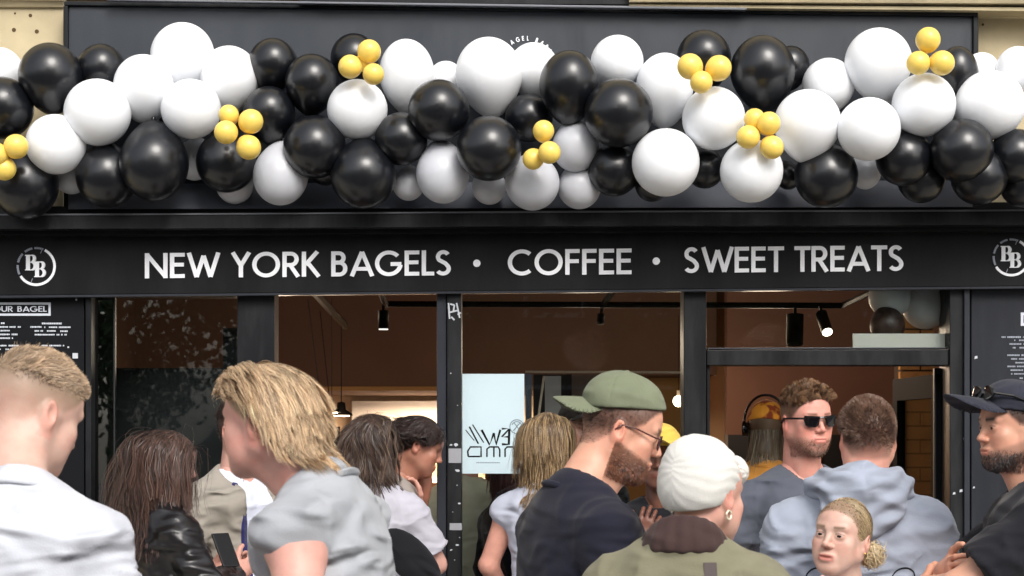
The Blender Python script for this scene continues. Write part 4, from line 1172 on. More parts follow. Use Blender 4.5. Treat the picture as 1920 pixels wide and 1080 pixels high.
# ------------------------------------------------------------------ balloons
def balloon_mesh(name, m, seed):
    n, mm = 40, 28; v=[]; f=[]
    prof = []
    for i in range(mm+1):
        th = math.pi*i/mm; r_ = math.sin(th); z = math.cos(th)
        if z < 0: z *= 1.0+.16*(-z)**2; r_ *= 1-.10*(-z)**1.5
        prof.append((r_, z))
    prof[-1] = (.035,-1.15); prof += [(.028,-1.19),(.075,-1.25),(.06,-1.26),(0,-1.24)]
    for r_,z in prof:
        for k in range(n): a = 2*math.pi*k/n; v.append((r_*math.cos(a), r_*math.sin(a), z))
    for i in range(len(prof)-1):
        for k in range(n): k2=(k+1)%n; f.append([i*n+k,(i+1)*n+k,(i+1)*n+k2,i*n+k2])
    return mesh(name, v, f, m, smooth=True, data_only=True)
def balloon_mat(name, col, rough, sss=.0, trans=0):
    m = mat(name, col, rough, spec=.55, coat=.15, vary=(1.2,.03), bump=(3.0,.06,.01))
    p = m.node_tree.nodes['Principled BSDF']
    if sss:
        p.inputs['Subsurface Weight'].default_value = sss; p.inputs['Subsurface Radius'].default_value = (1,1,1); p.inputs['Subsurface Scale'].default_value = .05
    return m
BM = {'w': balloon_mesh('balloon', balloon_mat('white_latex', S(238,240,243), .46, .45), 1),
      'g': balloon_mesh('balloon', balloon_mat('shaded_white_latex', S(196,198,204), .40, .3), 1),  # white latex greyed in its colour for the shade low in the garland
      'k': balloon_mesh('balloon', balloon_mat('black_latex', S(13,15,20), .31), 2),
      'b': balloon_mesh('balloon', balloon_mat('brown_reflection_latex', S(58,36,26), .5), 4),
      'y': balloon_mesh('balloon', balloon_mat('gold_latex', S(238,206,100), .42, .25), 3)}
# (x, y, rx, ry, colour, layer)
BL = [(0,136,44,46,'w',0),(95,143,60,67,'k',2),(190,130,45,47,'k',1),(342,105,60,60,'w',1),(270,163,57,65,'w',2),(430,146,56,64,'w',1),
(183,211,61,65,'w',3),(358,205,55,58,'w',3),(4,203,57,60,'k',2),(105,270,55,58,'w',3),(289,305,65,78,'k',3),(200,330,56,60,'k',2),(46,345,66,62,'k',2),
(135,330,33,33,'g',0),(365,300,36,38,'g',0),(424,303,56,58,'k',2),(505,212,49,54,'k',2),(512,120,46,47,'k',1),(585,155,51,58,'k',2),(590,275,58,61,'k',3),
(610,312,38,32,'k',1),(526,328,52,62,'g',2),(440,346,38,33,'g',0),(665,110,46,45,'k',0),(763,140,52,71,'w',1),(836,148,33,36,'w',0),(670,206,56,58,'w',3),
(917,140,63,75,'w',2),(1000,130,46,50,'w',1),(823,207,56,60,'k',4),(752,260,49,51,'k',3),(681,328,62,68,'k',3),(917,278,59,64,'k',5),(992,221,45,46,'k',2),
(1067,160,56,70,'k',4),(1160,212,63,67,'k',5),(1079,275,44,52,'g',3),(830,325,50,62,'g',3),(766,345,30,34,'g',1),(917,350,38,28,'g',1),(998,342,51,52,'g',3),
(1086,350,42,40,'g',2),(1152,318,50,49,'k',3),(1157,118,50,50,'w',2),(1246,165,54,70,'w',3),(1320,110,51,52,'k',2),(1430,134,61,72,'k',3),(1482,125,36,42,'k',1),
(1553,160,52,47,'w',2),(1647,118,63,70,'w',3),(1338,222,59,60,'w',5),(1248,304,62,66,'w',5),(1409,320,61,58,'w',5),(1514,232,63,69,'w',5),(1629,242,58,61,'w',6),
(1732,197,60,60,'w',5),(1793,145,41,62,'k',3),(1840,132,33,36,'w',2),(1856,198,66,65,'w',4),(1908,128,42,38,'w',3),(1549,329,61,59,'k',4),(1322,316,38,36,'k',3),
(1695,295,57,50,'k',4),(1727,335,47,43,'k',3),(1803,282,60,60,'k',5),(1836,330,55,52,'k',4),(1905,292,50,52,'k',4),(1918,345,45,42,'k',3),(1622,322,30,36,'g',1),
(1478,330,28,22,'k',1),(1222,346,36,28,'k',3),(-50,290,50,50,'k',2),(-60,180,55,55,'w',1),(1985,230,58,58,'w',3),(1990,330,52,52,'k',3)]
LETX = [(290,'N of NEW'),(325,'E of NEW'),(372,'W of NEW'),(450,'Y of YORK'),(495,'O of YORK'),(543,'R of YORK'),(583,'K of YORK'),(640,'B of BAGELS'),(675,'A of BAGELS'),(722,'G of BAGELS'),(765,'E of BAGELS'),(798,'L of BAGELS'),(830,'S of BAGELS'),(894,'dot before COFFEE'),(976,'C of COFFEE'),(1025,'O of COFFEE'),(1070,'first F of COFFEE'),(1103,'second F of COFFEE'),(1137,'first E of COFFEE'),(1170,'last E of COFFEE'),(1230,'dot after COFFEE'),(1297,'S of SWEET'),(1345,'W of SWEET'),(1390,'first E of SWEET'),(1422,'second E of SWEET'),(1450,'last T of SWEET'),(1505,'first T of TREATS'),(1540,'R of TREATS'),(1575,'E of TREATS'),(1615,'A of TREATS'),(1650,'second T of TREATS'),(1683,'final S of TREATS'),(68,'left round logo'),(0,'left photo edge'),(130,'gap right of the left logo'),(200,'gap between left logo and NEW'),(1740,'space right of TREATS'),(1800,'right door post'),(1850,'left side of the right logo'),(1900,'right round logo')]
def size_word(r): return 'small' if r < 40 else ('large' if r > 59 else 'round')
rowname = lambda y: 'top row' if y < 130 else ('upper row' if y < 190 else ('middle row' if y < 260 else ('lower row' if y < 315 else 'bottom row')))
colname = {'w':'glossy white','g':'shade-greyed white','k':'glossy black','y':'small gold'}
cnt_ = {}
labs = []
for (x,y,rx,ry,c,l) in BL:
    if x < -20: a = 'outer left end'
    elif x > 1950: a = 'outer right end'
    else: a = 'over the '+min(LETX, key=lambda q: abs(q[0]-x))[1]
    labs.append(f'{size_word((rx+ry)/2)} {colname[c]} balloon, {rowname(y)} of garland, {a}')
for i,s_ in enumerate(labs):
    idx = [j for j in range(len(labs)) if labs[j].split(' ',1)[1] == s_.split(' ',1)[1]]
    if len(idx) > 1:
        idx.sort(key=lambda j: BL[j][0]); labs[i] = s_ + (', left one' if i == idx[0] else ', right one')
axisY, axisZ = -.30, 232
def place_balloon(x,y,rx,ry,c,Y,label,group,first=[0]):
    p = at(x,y,Y); d = Y+CD; a, b_ = rx*d/F, ry*d/F
    o = bpy.data.objects.new('balloon', BM[c]); COL.objects.link(o)
    tgt = at(x+random.uniform(-30,30), axisZ, axisY+.10)
    kd = (tgt-p)
    if c == 'y': kd = Vector((0,1,0))*.3+Vector((label[1][0]-x,0,-(label[1][1]-y)))*.01
    el = max(ry/rx, 1.0)
    if el > 1.09:                                           # elongated ones hang nearly upright, knot towards the garland axis
        kd = Vector((random.uniform(-.12,.12), .25, 1 if y > axisZ+30 else -1)); s_ = (a, a, b_/1.075)
    else:
        s_ = (math.sqrt(a*b_)*.995,)*2 + (math.sqrt(a*b_)*1.04,)
    kd = kd.normalized(); kd.y = max(kd.y, .2)
    o.rotation_euler = (-kd).to_track_quat('Z','Y').to_euler(); o.scale = s_; o.location = p
    lab = label if isinstance(label,str) else label[0]
    tag(o, lab, 'balloon', group)
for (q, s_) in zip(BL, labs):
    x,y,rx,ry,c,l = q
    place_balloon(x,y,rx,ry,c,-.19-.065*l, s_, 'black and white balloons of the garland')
YC = [((440,240),'above the Y of YORK',[(429,216,19,0),(470,228,23,1),(424,248,22,2),(466,276,23,1)],-.55),
      ((4,290),'at the left photo edge',[(30,275,23,1),(-6,290,22,1),(8,316,22,0)],-.52),
      ((682,120),'above the A of BAGELS',[(692,97,22,1),(657,125,22,1),(700,139,20,2),(680,118,16,0)],-.50),
      ((1018,275),'beside the O of COFFEE',[(1019,246,20,1),(1030,286,21,2),(1000,298,20,0)],-.58),
      ((1320,140),'above the S of SWEET',[(1294,125,24,1),(1347,128,24,1),(1315,154,21,2)],-.62),
      ((1428,250),'above the second E of SWEET',[(1415,224,20,0),(1441,232,22,1),(1403,257,22,1),(1447,276,22,1)],-.64),
      ((1742,105),'near the right end of the garland',[(1740,75,23,1),(1722,118,22,1),(1766,118,23,1)],-.62)]
wordp = {0:'upper left',1:'upper right',2:'lower left',3:'lower right'}
for (cc,where,lst,Yb) in YC:
    ys = sorted(range(len(lst)), key=lambda j: lst[j][1])
    nm_ = {}
    pos4 = ['topmost','second highest','third highest','lowest'] if len(lst) == 4 else ['topmost','middle','lowest']
    for rk,j in enumerate(ys): nm_[j] = pos4[rk]
    for j,(x,y,r_,l) in enumerate(lst):
        place_balloon(x,y,r_,r_*1.03,'y',Yb-.03*l,(f'{nm_[j]} small gold balloon of the cluster {where}',cc),'small gold balloon clusters')
# solid balloons standing in for reflections in the glass over the door
for x,y,r_,c,Yb,lb in ((1668,556,40,'w',.17,'large pale balloon standing in for a reflection in the glass over the door, left of two'),(1735,572,44,'w',.22,'large pale balloon standing in for a reflection in the glass over the door at its right corner'),(1664,610,33,'b',.12,'dark brown balloon standing in for a dark reflection in the glass over the door')):
    place_balloon(x,y,r_,r_,c,Yb,lb,'balloons standing in for reflections in the transom glass')
# ------------------------------------------------------------------ the people
PALE = S(206,168,152); PINK = S(196,150,136); TAN = S(190,140,115); LIGHT = S(206,168,152); BROWN = S(120,78,60)
def H3(I): return np.array(I['H'])[:3,:3]

# 1 man in the white t-shirt, back to the camera, left edge
SANDY = S(176,150,122)
I1 = person('person', 'man with short sandy hair and white t-shirt, back to the camera at the left edge', 64, 772, 885, 172, hyaw=-34, hpitch=22, lean=9, u=.94, s=1.02, hsz=1.03,
  skin=PALE, hairc=SANDY, hres=.004, face=dict(fade=(-.035,.055), fadelow=.12, scalp=.9), head=(.01,-.055,.700),
  shirt=dict(m=M['white_tee'], t=.012, sleeve=.55, folds=.009, loose=1.2, seed=1, freq=6), armL=dict(e=(.24,.03,.22),w=(.25,-.18,.05)), armR=dict(e=(.235,.0,.20),w=(.25,-.18,.05)),
  hair=short_hair(14500, .034, .003, SANDY, fwd=.7, up=.25, split=(.042,.080), width=.0013, jit=.16, nclump=900, lift=.40, den=.0, cvar=.26))

# 2 woman with long brown hair in the black leather jacket
leather = crease(mat('black_leather', S(24,22,24), .34, spec=.5, bump=(70,.2,.002), vary=(10,.1)), .9)
I2 = person('person', 'woman with long brown hair and shiny black leather jacket, holding a phone', 318, 866, 505, 128, hyaw=-10, hpitch=12, fem=True, s=.97, u=.93,
  skin=PINK, hairc=S(60,44,40), head=(0,-.03,.70), shirt=dict(m=leather, name='jacket', t=.022, sleeve=1.86, folds=.009, freq=9, seed=3, loose=1.1, hem=-.06, stretch=(1,1,1)),
  armL=dict(e=(.245,-.03,.24),w=(.09,-.27,.27)), armR=dict(e=(.25,-.06,.22),w=(.06,-.29,.26)), handL=dict(d=(-.25,-.9,.5),pn=(-.8,0,-.3),curl=48,side=-1,h=.004), handR=dict(d=(.1,-.9,.5),pn=(.8,0,.2),curl=50,h=.004),
  hair=long_hair(8500, .46, S(70,50,43), wave=.5, wavef=26, width=.0020, jit=.16, seed=21, core=(S(120,88,74),.18), back=.45))
ph = MB().prism([(-.036,0,-.072),(.036,0,-.072),(.036,0,.072),(-.036,0,.072)],(0,.009,0)).build('phone', M['black_plastic'], None, bevel=.003)
ph.location = at(424,1030,-.95); ph.rotation_euler = (math.radians(-35),0,math.radians(40)); tag(ph,'dark phone held up by the woman in the leather jacket','phone')
# curly fringe and glasses rim
# 3 person in the beige coat, mostly hidden behind the blond man
beige = cloth('beige_wool', S(150,144,134), cr=.8)
I3 = person('person', 'person in an open beige coat over a white top, half hidden by the blond man', 452, 806, 462, 48, s=1.0, u=.95, skin=PINK, hairc=S(60,45,38), face=dict(scalp=.9),
  shirt=dict(m=cloth('pale_blue_shirt',S(214,220,236)), t=.014, sleeve=1.5, folds=.006, seed=5), armR=dict(e=(.30,.02,.22),w=(.22,-.16,.10)),
  hair=short_hair(5000,.04,.02,S(60,45,38)))
garment(I3, beige, 'coat', t=.030, sleeve=1.9, folds=.008, seed=6, loose=1.2, hem=-.35, collar=False, cuts=[(E((0,-.22,.30),(.085,.16,.42)),.03),(E((0,-.05,.56),(.10,.12,.10)),.03)])
navy = MB()
o = cast_strap(I3, [((-.088+.004*i,-.2,.50-.055*i),(0,1,0)) for i in range(9)], .035, .004, cloth('navy_cloth',S(46,46,96)), 'navy_strip')  # narrow navy strip down the open front of the coat

# 4 blond man in profile, grey sleeveless top
BLOND = S(218,188,150)
grey = cloth('grey_marl', S(164,167,172), vary=.05, cr=.8)
I4 = person('person', 'young man with swept blond mullet and cut-off grey sleeveless t-shirt, face turned left', 503, 787, 868, -106, hyaw=-8, hpitch=4, lean=14, s=1.0, hsz=1.0,
  skin=S(214,160,146), hairc=BLOND, hres=.003, head=(0,-.055,.690), res=.009, face=dict(brow=.35, lips=.5, scalp=.95), u=.95, b=.94, arm=1.12, eyes=True,
  shirt=dict(m=grey, t=.018, sleeve=0, loose=1.0, folds=.010, seed=8, freq=6.5, collar_r=.0085), armL=dict(e=(.27,.02,.20),w=(.20,-.20,.10)), armR=dict(e=(.25,.0,.2),w=(.2,-.2,.1)))
def mullet(I):
    P,N,L = roots(I, 17000, lambda p: scalp(p,-.004)*(1-.97*sstep(.056,.040,p[:,2])*sstep(.014,-.010,p[:,1])), 31)
    front = sstep(.0,-.06,L[:,1])*sstep(.02,.06,L[:,2]); nape = sstep(.0,-.05,L[:,2])*sstep(.0,.03,L[:,1]); topm = sstep(.05,.10,L[:,2])
    Hm = H3(I)
    def flow(p,t,cid):
        sx = np.sign(L[:,0])
        # front locks rise, roll outwards and sweep down and back over the temple
        fx = sx*(.30+.5*t); fy = -.55+1.9*t; fz = .65-1.5*t
        # crown and sides fall back and down, the nape flicks out
        gx = sx*.22; gy = .72-.30*t + nape*.6*t; gz = -.70-.75*t + nape*.75*t + .30*topm*(1-t)
        v = np.stack([fx*front+gx*(1-front), fy*front+gy*(1-front), fz*front+gz*(1-front)],1)
        return v @ Hm.T
    ln = .088 - .032*front + .012*nape + .035*topm*(1-front) - .035*sstep(.02,-.03,L[:,1])*sstep(.03,.0,L[:,2])
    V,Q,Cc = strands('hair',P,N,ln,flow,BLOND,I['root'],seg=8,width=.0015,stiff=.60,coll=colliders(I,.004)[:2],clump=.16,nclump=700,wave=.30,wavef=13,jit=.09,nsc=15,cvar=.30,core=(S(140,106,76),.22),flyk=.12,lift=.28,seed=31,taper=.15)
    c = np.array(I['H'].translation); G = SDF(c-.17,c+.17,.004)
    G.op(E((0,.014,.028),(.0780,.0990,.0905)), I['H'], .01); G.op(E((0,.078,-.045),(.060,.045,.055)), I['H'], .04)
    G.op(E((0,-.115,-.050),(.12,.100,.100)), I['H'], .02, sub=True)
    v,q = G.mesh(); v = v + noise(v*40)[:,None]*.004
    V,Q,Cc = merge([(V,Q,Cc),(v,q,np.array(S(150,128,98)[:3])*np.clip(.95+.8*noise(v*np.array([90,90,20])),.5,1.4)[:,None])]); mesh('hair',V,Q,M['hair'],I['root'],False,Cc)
mullet(I4)

# 5 wavy-haired woman in the pale blouse with a black crossbody bag
blouse = cloth('pale_blouse', S(176,174,184))
I5 = person('person', 'woman with long wavy dark hair, pale blouse and black crossbody bag, seen from behind', 696, 832, 474, 176, hroll=0, hyaw=0, hpitch=6, fem=True, s=.97, u=.90, side=-3,
  skin=PINK, hairc=S(64,48,42), head=(.02,-.02,.70), shirt=dict(m=blouse, t=.020, sleeve=.75, folds=.012, loose=1.5, seed=11), armR=dict(e=(.27,-.06,.22),w=(.16,-.20,.44)), handR=dict(d=(.2,-.2,1),pn=(.6,.5,0),curl=30,h=.005),
  hair=long_hair(9500,.34,S(70,52,44),wave=.75,wavef=34,width=.0020,jit=.2,seed=22,core=(S(120,98,74),.15)))
o = cast_strap(I5, [((.11-.024*i, .3, .52-.05*i),(0,-1,0)) for i in range(11)], .042, .0022, M['black_cloth'], 'bag_strap')
bagE = MB().ell((0,0,0),(.150,.035,.075),20,12).build('crossbody_bag', M['black_cloth'], None, True)
bagE.location = at(772,1050,-.68); bagE.rotation_euler=(0,math.radians(48),0); tag(bagE,'black crescent bag on the back of the wavy haired woman','bag')
# 6 dark-haired person turned right beside her
I6 = person('person', 'dark haired person leaning beside the wavy haired woman, hand raised to the neck', 786, 834, 462, 95, hyaw=0, hpitch=22, fem=True, s=.98,
  skin=S(170,118,98), hairc=S(40,28,26), head=(0,-.06,.69), lean=6, shirt=dict(m=cloth('pale_top',S(150,142,136)), t=.012, sleeve=.6, folds=.006, seed=12), armL=dict(e=(.24,-.10,.24),w=(.12,-.10,.50)), handL=dict(d=(-.3,.1,1),pn=(-1,0,0),curl=30,h=.005,side=-1),
  hair=short_hair(9000,.07,.06,S(50,36,32),fwd=-.4,up=-.9,split=(-.02,.02),jit=.16,width=.0018,curl=.5,den=1,seg=5,clump=.15))

# 7 woman with blonde-streaked hair and pale tank top
I7 = person('person', 'woman with brown hair streaked blond and pale vest top, seen from behind by the poster', 1028, 828, 472, 160, hyaw=10, hpitch=4, fem=True, s=.97, u=.95,
  skin=S(206,150,132), hairc=S(84,64,50), head=(0,-.01,.71), shirt=dict(m=cloth('pale_vest',S(186,190,204)), t=.012, sleeve=.12, folds=.006, loose=1.3, seed=13), armL=dict(e=(.25,.02,.20),w=(.22,-.15,.02)),
  hair=long_hair(9000,.27,S(92,70,52),wave=.22,wavef=14,width=.0018,jit=.14,seed=23,core=(S(186,156,112),.38)))
# 8 person in a dark cap behind
I8 = person('person', 'man in a dark cap standing behind the woman with streaked hair', 1085, 805, 440, 25, skin=S(196,136,116), hairc=S(40,30,28), face=dict(scalp=.9),
  shirt=dict(m=M['black_cloth'], t=.014, sleeve=.6, seed=14), hres=.007)
cap(I8, cloth('dark_cap', S(40,26,28)), tilt=-6)
# 9 dark red-haired person
I9 = person('person', 'person with dark auburn hair seen through the glass left of the streaked hair', 968, 868, 415, 120, fem=True, s=.95, skin=S(180,120,104), hairc=S(66,30,30), hres=.007,
  shirt=dict(m=M['black_cloth'], t=.014, sleeve=1.5, seed=15), hair=long_hair(3000,.22,S(72,34,34),width=.003,seed=24))
# 10, 11 set inside the shop to stand in for reflected people
I10 = person('person', 'person in orange top with arms folded, standing in for a reflection below the poster', 932, 893, 300, 10, s=.9, fem=True, skin=S(128,76,60), hairc=S(34,22,20), hres=.007,
  shirt=dict(m=cloth('orange_top',S(206,84,44)), t=.014, sleeve=.7, seed=16), armL=dict(e=(.25,-.03,.22),w=(-.05,-.17,.26)), armR=dict(e=(.25,-.03,.22),w=(-.05,-.20,.22)), hair=short_hair(2500,.03,.02,S(34,22,20),width=.003))
I11 = person('person', 'person in a loose beige shirt, standing in for a reflection under the white poster', 876, 838, 392, 170, skin=S(170,120,100), hairc=S(40,30,26), hres=.007,
  shirt=dict(m=cloth('beige_shirt',S(176,172,150)), t=.030, sleeve=.8, loose=1.7, folds=.012, seed=17, hem=-.2), hair=short_hair(2500,.03,.02,S(40,30,26),width=.003))

# 12 man in green backwards cap
GING = S(128,80,56)
navyk = cloth('navy_knit', S(30,31,44), vary=.05)
def beardmask(p):
    bl = -.030 - .030*np.clip((-p[:,1])/.09,0,1)
    lip = (np.abs(p[:,0])<.022)*(p[:,2]>-.080)*(p[:,2]<-.058)
    m = sstep(0,-.014,p[:,2]-bl)*(p[:,1]<.008)*(p[:,2]>-.128)*(1-lip)
    return np.maximum(m, 1.0*(np.exp(-((p[:,2]+.053)/.004)**2)>.3)*(np.abs(p[:,0])<.030)*(p[:,1]<-.085))
I12 = person('person', 'bearded man in glasses, navy sweater and green cap worn backwards, face in profile', 1166, 803, 735, 112, hyaw=-20, hpitch=19, lean=8, s=1.02, skin=S(212,158,134), hairc=S(70,48,40), hres=.003,
  head=(0,-.070,.700), u=1.04, face=dict(beard=.85, beardc=S(104,66,48), fade=(-.03,.0), fadelow=.45, scalp=.8, lips=.3, brow=.85, browt=.005), eyes=True, neck=1.04, hair=short_hair(6000,.006,.005,S(58,42,36),up=-.2,fwd=-.3,split=(.2,.3),den=1,width=.0009),
  shirt=dict(m=navyk, name='sweater', t=.022, sleeve=1.85, folds=.010, seed=18, freq=6, collar_r=.009), armL=dict(e=(.25,-.04,.20),w=(.18,-.25,.12)), armR=dict(e=(.27,-.02,.2),w=(.2,-.24,.12)))
beard(I12, 9000, .0055, GING, beardmask, width=.0009, cvar=.35)
cap(I12, cloth('olive_cap', S(112,118,96), vary=.10), back=True, tilt=16, lift=.008, rise=.002, brimlen=.040)
def glasses(I, m, lens=None, lw=.026, lh=.018, r=.0014, z=-.002, name='glasses', y=-.102, tz=.004):
    H = I['H']; root = I['root']; e = MB()
    for sg in (-1,1):
        pts = [H @ Vector((sg*(.034+lw*math.copysign(abs(math.cos(a))**.7,math.cos(a))), y+.010*((.034+lw*math.cos(a))/.06)**2, z+lh*math.copysign(abs(math.sin(a))**.7,math.sin(a)))) for a in [2*math.pi*i/20 for i in range(20)]]
        e.tube(pts, r, 6, closed=True)
        e.tube([H @ Vector((sg*.060,y+.010,z+lh*.5)), H @ Vector((sg*.074,y+.025,z+lh*.45)), H @ Vector((sg*.0785,-.03,tz+.002)), H @ Vector((sg*.081,.008,tz)), H @ Vector((sg*.082,.022,tz-.016))], r*1.05, 6)
    e.tube([H @ Vector((-.010,y-.001,z+.004)), H @ Vector((0,y-.004,z+.007)), H @ Vector((.010,y-.001,z+.004))], r, 6)
    o = e.build(name, m, root, True)
    for sg in (-1,1):
        b = MB(); pts = [H @ Vector((sg*(.034+lw*.97*math.copysign(abs(math.cos(a))**.7,math.cos(a))), y+.010*((.034+lw*math.cos(a))/.06)**2, z+lh*.97*math.copysign(abs(math.sin(a))**.7,math.sin(a)))) for a in [2*math.pi*i/24 for i in range(24)]]
        b.prism(pts, H.to_3x3() @ Vector((0,.0012,0))); b.build('lens', lens or M['glass'], o)
    return o
glasses(I12, M['tort'], z=-.006, tz=.006, r=.0021)
# pale strap of his bag over the far shoulder
khaki = cloth('khaki_canvas', S(150,144,120))
o = cast_strap(I12, [((.10-.012*i, -.3, .53-.045*i),(0,1,0)) for i in range(9)], .060, .004, khaki, 'bag_strap')
# 13 person in black with yellow cap behind him
I13 = person('person', 'dark figure in black top and yellow cap standing behind the bearded man', 1238, 858, 486, -10, skin=S(110,72,58), hairc=S(30,24,24), hres=.007, u=1.12,
  face=dict(scalp=.95), shirt=dict(m=M['black_cloth'], t=.022, sleeve=1.6, folds=.008, seed=19), armR=dict(e=(.24,-.05,.22),w=(.05,-.20,.40)), handR=dict(d=(.3,-.2,.9),pn=(0,1,0),curl=30,h=.005))
cap(I13, cloth('yellow_cap', S(206,176,80)), tilt=-4)

# 14 woman in white head wrap and olive wax jacket
I14 = person('person', 'woman in white head wrap and olive jacket with brown corduroy collar, back to the camera', 1322, 925, 790, 172, hyaw=-34, hpitch=6, fem=True, s=1.0, hsz=1.0, u=.94,
  skin=S(204,156,140), hairc=S(120,100,80), head=(-.045,-.035,.655), face=dict(scalp=0), hres=.0042,
  shirt=dict(m=cloth('olive_wax', S(122,119,98), vary=.10, cr=.8), name='jacket', t=.028, sleeve=1.85, folds=.012, seed=20, freq=6, collar=False), armL=dict(e=(.27,-.02,.2),w=(.2,-.2,.1)))
def headwrap(I):
    H = I['H']; c = np.array(H.translation); G = SDF(c-.2,c+.2,.0035)
    G.op(E((0,.024,.048),(.0855,.108,.088),(14,0,0)), H, .01); G.op(E((0,.058,.0),(.077,.070,.070)), H, .04)
    KN = (.004,-.112,.062)
    G.op(E(KN,(.040,.030,.038)), H, .018)
    n = np.array(H.to_3x3() @ Vector((0,-.30,-1))).astype(float); n /= np.linalg.norm(n)
    G.plane(tuple(n), tuple(np.array(H @ Vector((0,.02,-.026)))))
    V,Q = G.mesh(); N = vnormals(V,Q); L = xf(H.inverted(),V)
    k = np.array([0,-.10,.05]); d = L-k
    ang = np.arctan2(d[:,2], np.abs(d[:,0])+.0*d[:,1]+.02)*1.0 + np.arctan2(d[:,2],d[:,1]+.02)*.9
    rr = np.linalg.norm(d,axis=1); nz = noise(L*14)
    f = np.sin(ang*15+nz*4.5+np.sign(L[:,0])*1.1)
    f = np.sign(f)*np.abs(f)**.7
    amp = .0019*np.exp(-((rr-.05)/.07)**2)+.0004
    V = V + N*(f*amp + noise(L*22)*.0022)[:,None]
    o = mesh('head_wrap', V, Q, cloth('white_jersey', S(214,212,206), cr=.12), I['root'], True)
    b = MB(); a = H @ Vector((.078,.012,-.055)); b2=[]
    for i in range(17): t = 2*math.pi*i/16; b2.append(a + Vector((math.cos(t)*.0075, 0.002*math.sin(t), math.sin(t)*.0095)))
    for sg in (1,-1):
        cc = H @ Vector((sg*.080,.010,-.050)); R3 = H.to_3x3()
        pts = [cc + R3 @ Vector((0, math.cos(t)*.0095, math.sin(t)*.0105)) for t in [2*math.pi*i/16 for i in range(16)]]
        MB().tube(pts, .0026, 7, closed=True).build('earring', mat('pearl_hoop', S(235,225,200), .2, metal=.2), I['root'], True)
headwrap(I14)
def collar_band(I, m, name, r=.020, h=.05, gap=.030, back=.012, z=.550, span=(-60,240), tall=1.0, seed=0):
    T = I['T']; c = T.translation; G = SDF(np.array(T @ Vector((0,0,.56)))-.17, np.array(T @ Vector((0,0,.56)))+.17, .004)
    R_ = I['nk']+gap; a0,a1 = span; n = 16; prev=None
    for i in range(n+1):
        a = math.radians(a0+(a1-a0)*i/n); s_ = math.sin(a)
        for lv in (0,1):
            rr = R_ + (.024 if lv == 0 else 0.0)
            p = Vector((math.cos(a)*rr*1.12, .022+s_*rr, z+ (0 if lv == 0 else h*tall*(.55+.45*max(s_,0))) + .014*s_))
            if lv == 0: A = p
            else: B = p
        if prev:
            G.op(C(prev[0],A,r*.62), T, .012); G.op(C(prev[1],B,r*.5), T, .012)
            for f_ in (.2,.4,.6,.8): G.op(C(prev[0].lerp(prev[1],f_),A.lerp(B,f_),r*.56), T, .014)
        prev=(A,B)
    V,Q = G.mesh(); N = vnormals(V,Q); V = V+N*(noise(V*30+seed)*.003)[:,None]
    return mesh(name, V, Q, m, I['root'], True)
cord = cloth('brown_corduroy', S(66,50,48))
collar_band(I14, cord, 'collar', r=.016, h=.062, gap=.018, z=.518, tall=1.1)
o = cast_strap(I14, [((-.062-.003*i, .3, .50-.05*i),(0,-1,0)) for i in range(10)], .030, .003, mat('bag_leather', S(52,34,32), .5), 'bag_strap')

# 15 man in dark sunglasses, grey t-shirt
I15 = person('person', 'man in black sunglasses with curly brown hair and stubble, dark grey t-shirt, facing the camera', 1511, 786, 520, 6, hyaw=18, hpitch=3, hroll=-2, s=1.05, u=1.12, hsz=.98, neck=1.08,
  skin=S(212,150,134), hairc=S(92,66,48), hres=.003, head=(.0,-.03,.715), face=dict(beard=.34, beardc=S(120,88,72), lips=.45, fade=(-.02,.03), fadelow=.6, brow=.7),
  shirt=dict(m=cloth('charcoal_tee', S(82,86,96)), t=.016, sleeve=.65, folds=.010, loose=1.3, seed=24, freq=6), armR=dict(e=(.29,.02,.22),w=(.27,-.10,0)),
  hair=short_hair(11000,.034,.010,S(120,88,60),fwd=.45,up=.7,split=(.045,.065),jit=.55,curl=1.0,width=.0013,nclump=260,cvar=.3,clump=.3,den=.02))
beard(I15, 2600, .006, S(110,80,60), lambda p: beardmask(p)*(p[:,2]<-.058), width=.0009)
def shades(I, y=-.108):
    H = I['H']; o = None; b = MB()
    for sg in (-1,1):
        b.tube([H @ Vector((sg*.062,y+.016,.008)), H @ Vector((sg*.074,y+.034,.008)), H @ Vector((sg*.080,-.02,.006)), H @ Vector((sg*.083,.012,.004)), H @ Vector((sg*.084,.026,-.012))], .0035, 8)
    b.tube([H @ Vector((-.012,y,.010)), H @ Vector((0,y-.004,.012)), H @ Vector((.012,y,.010))], .0035, 8)
    shp = [(.010,.014),(.062,.017),(.066,.006),(.060,-.016),(.050,-.023),(.028,-.024),(.016,-.016)]
    for sg in (-1,1):
        pts = [H @ Vector((sg*x, y+.014*(x/.06)**2, z+.001)) for x,z in shp]
        b.prism(pts if sg > 0 else pts[::-1], H.to_3x3() @ Vector((0,.005,0)))
    o = b.build('sunglasses', M['black_plastic'], I['root'])
    for sg in (-1,1):
        c0 = Vector((.038,0,-.003)); pts = [H @ Vector((sg*(c0.x+(x-c0.x)*.84), y-.0008+.014*(x/.06)**2, c0.z+(z-c0.z)*.80)) for x,z in shp]
        MB().prism(pts if sg > 0 else pts[::-1], H.to_3x3() @ Vector((0,.001,0))).build('lens', M['lens'], o)
shades(I15)

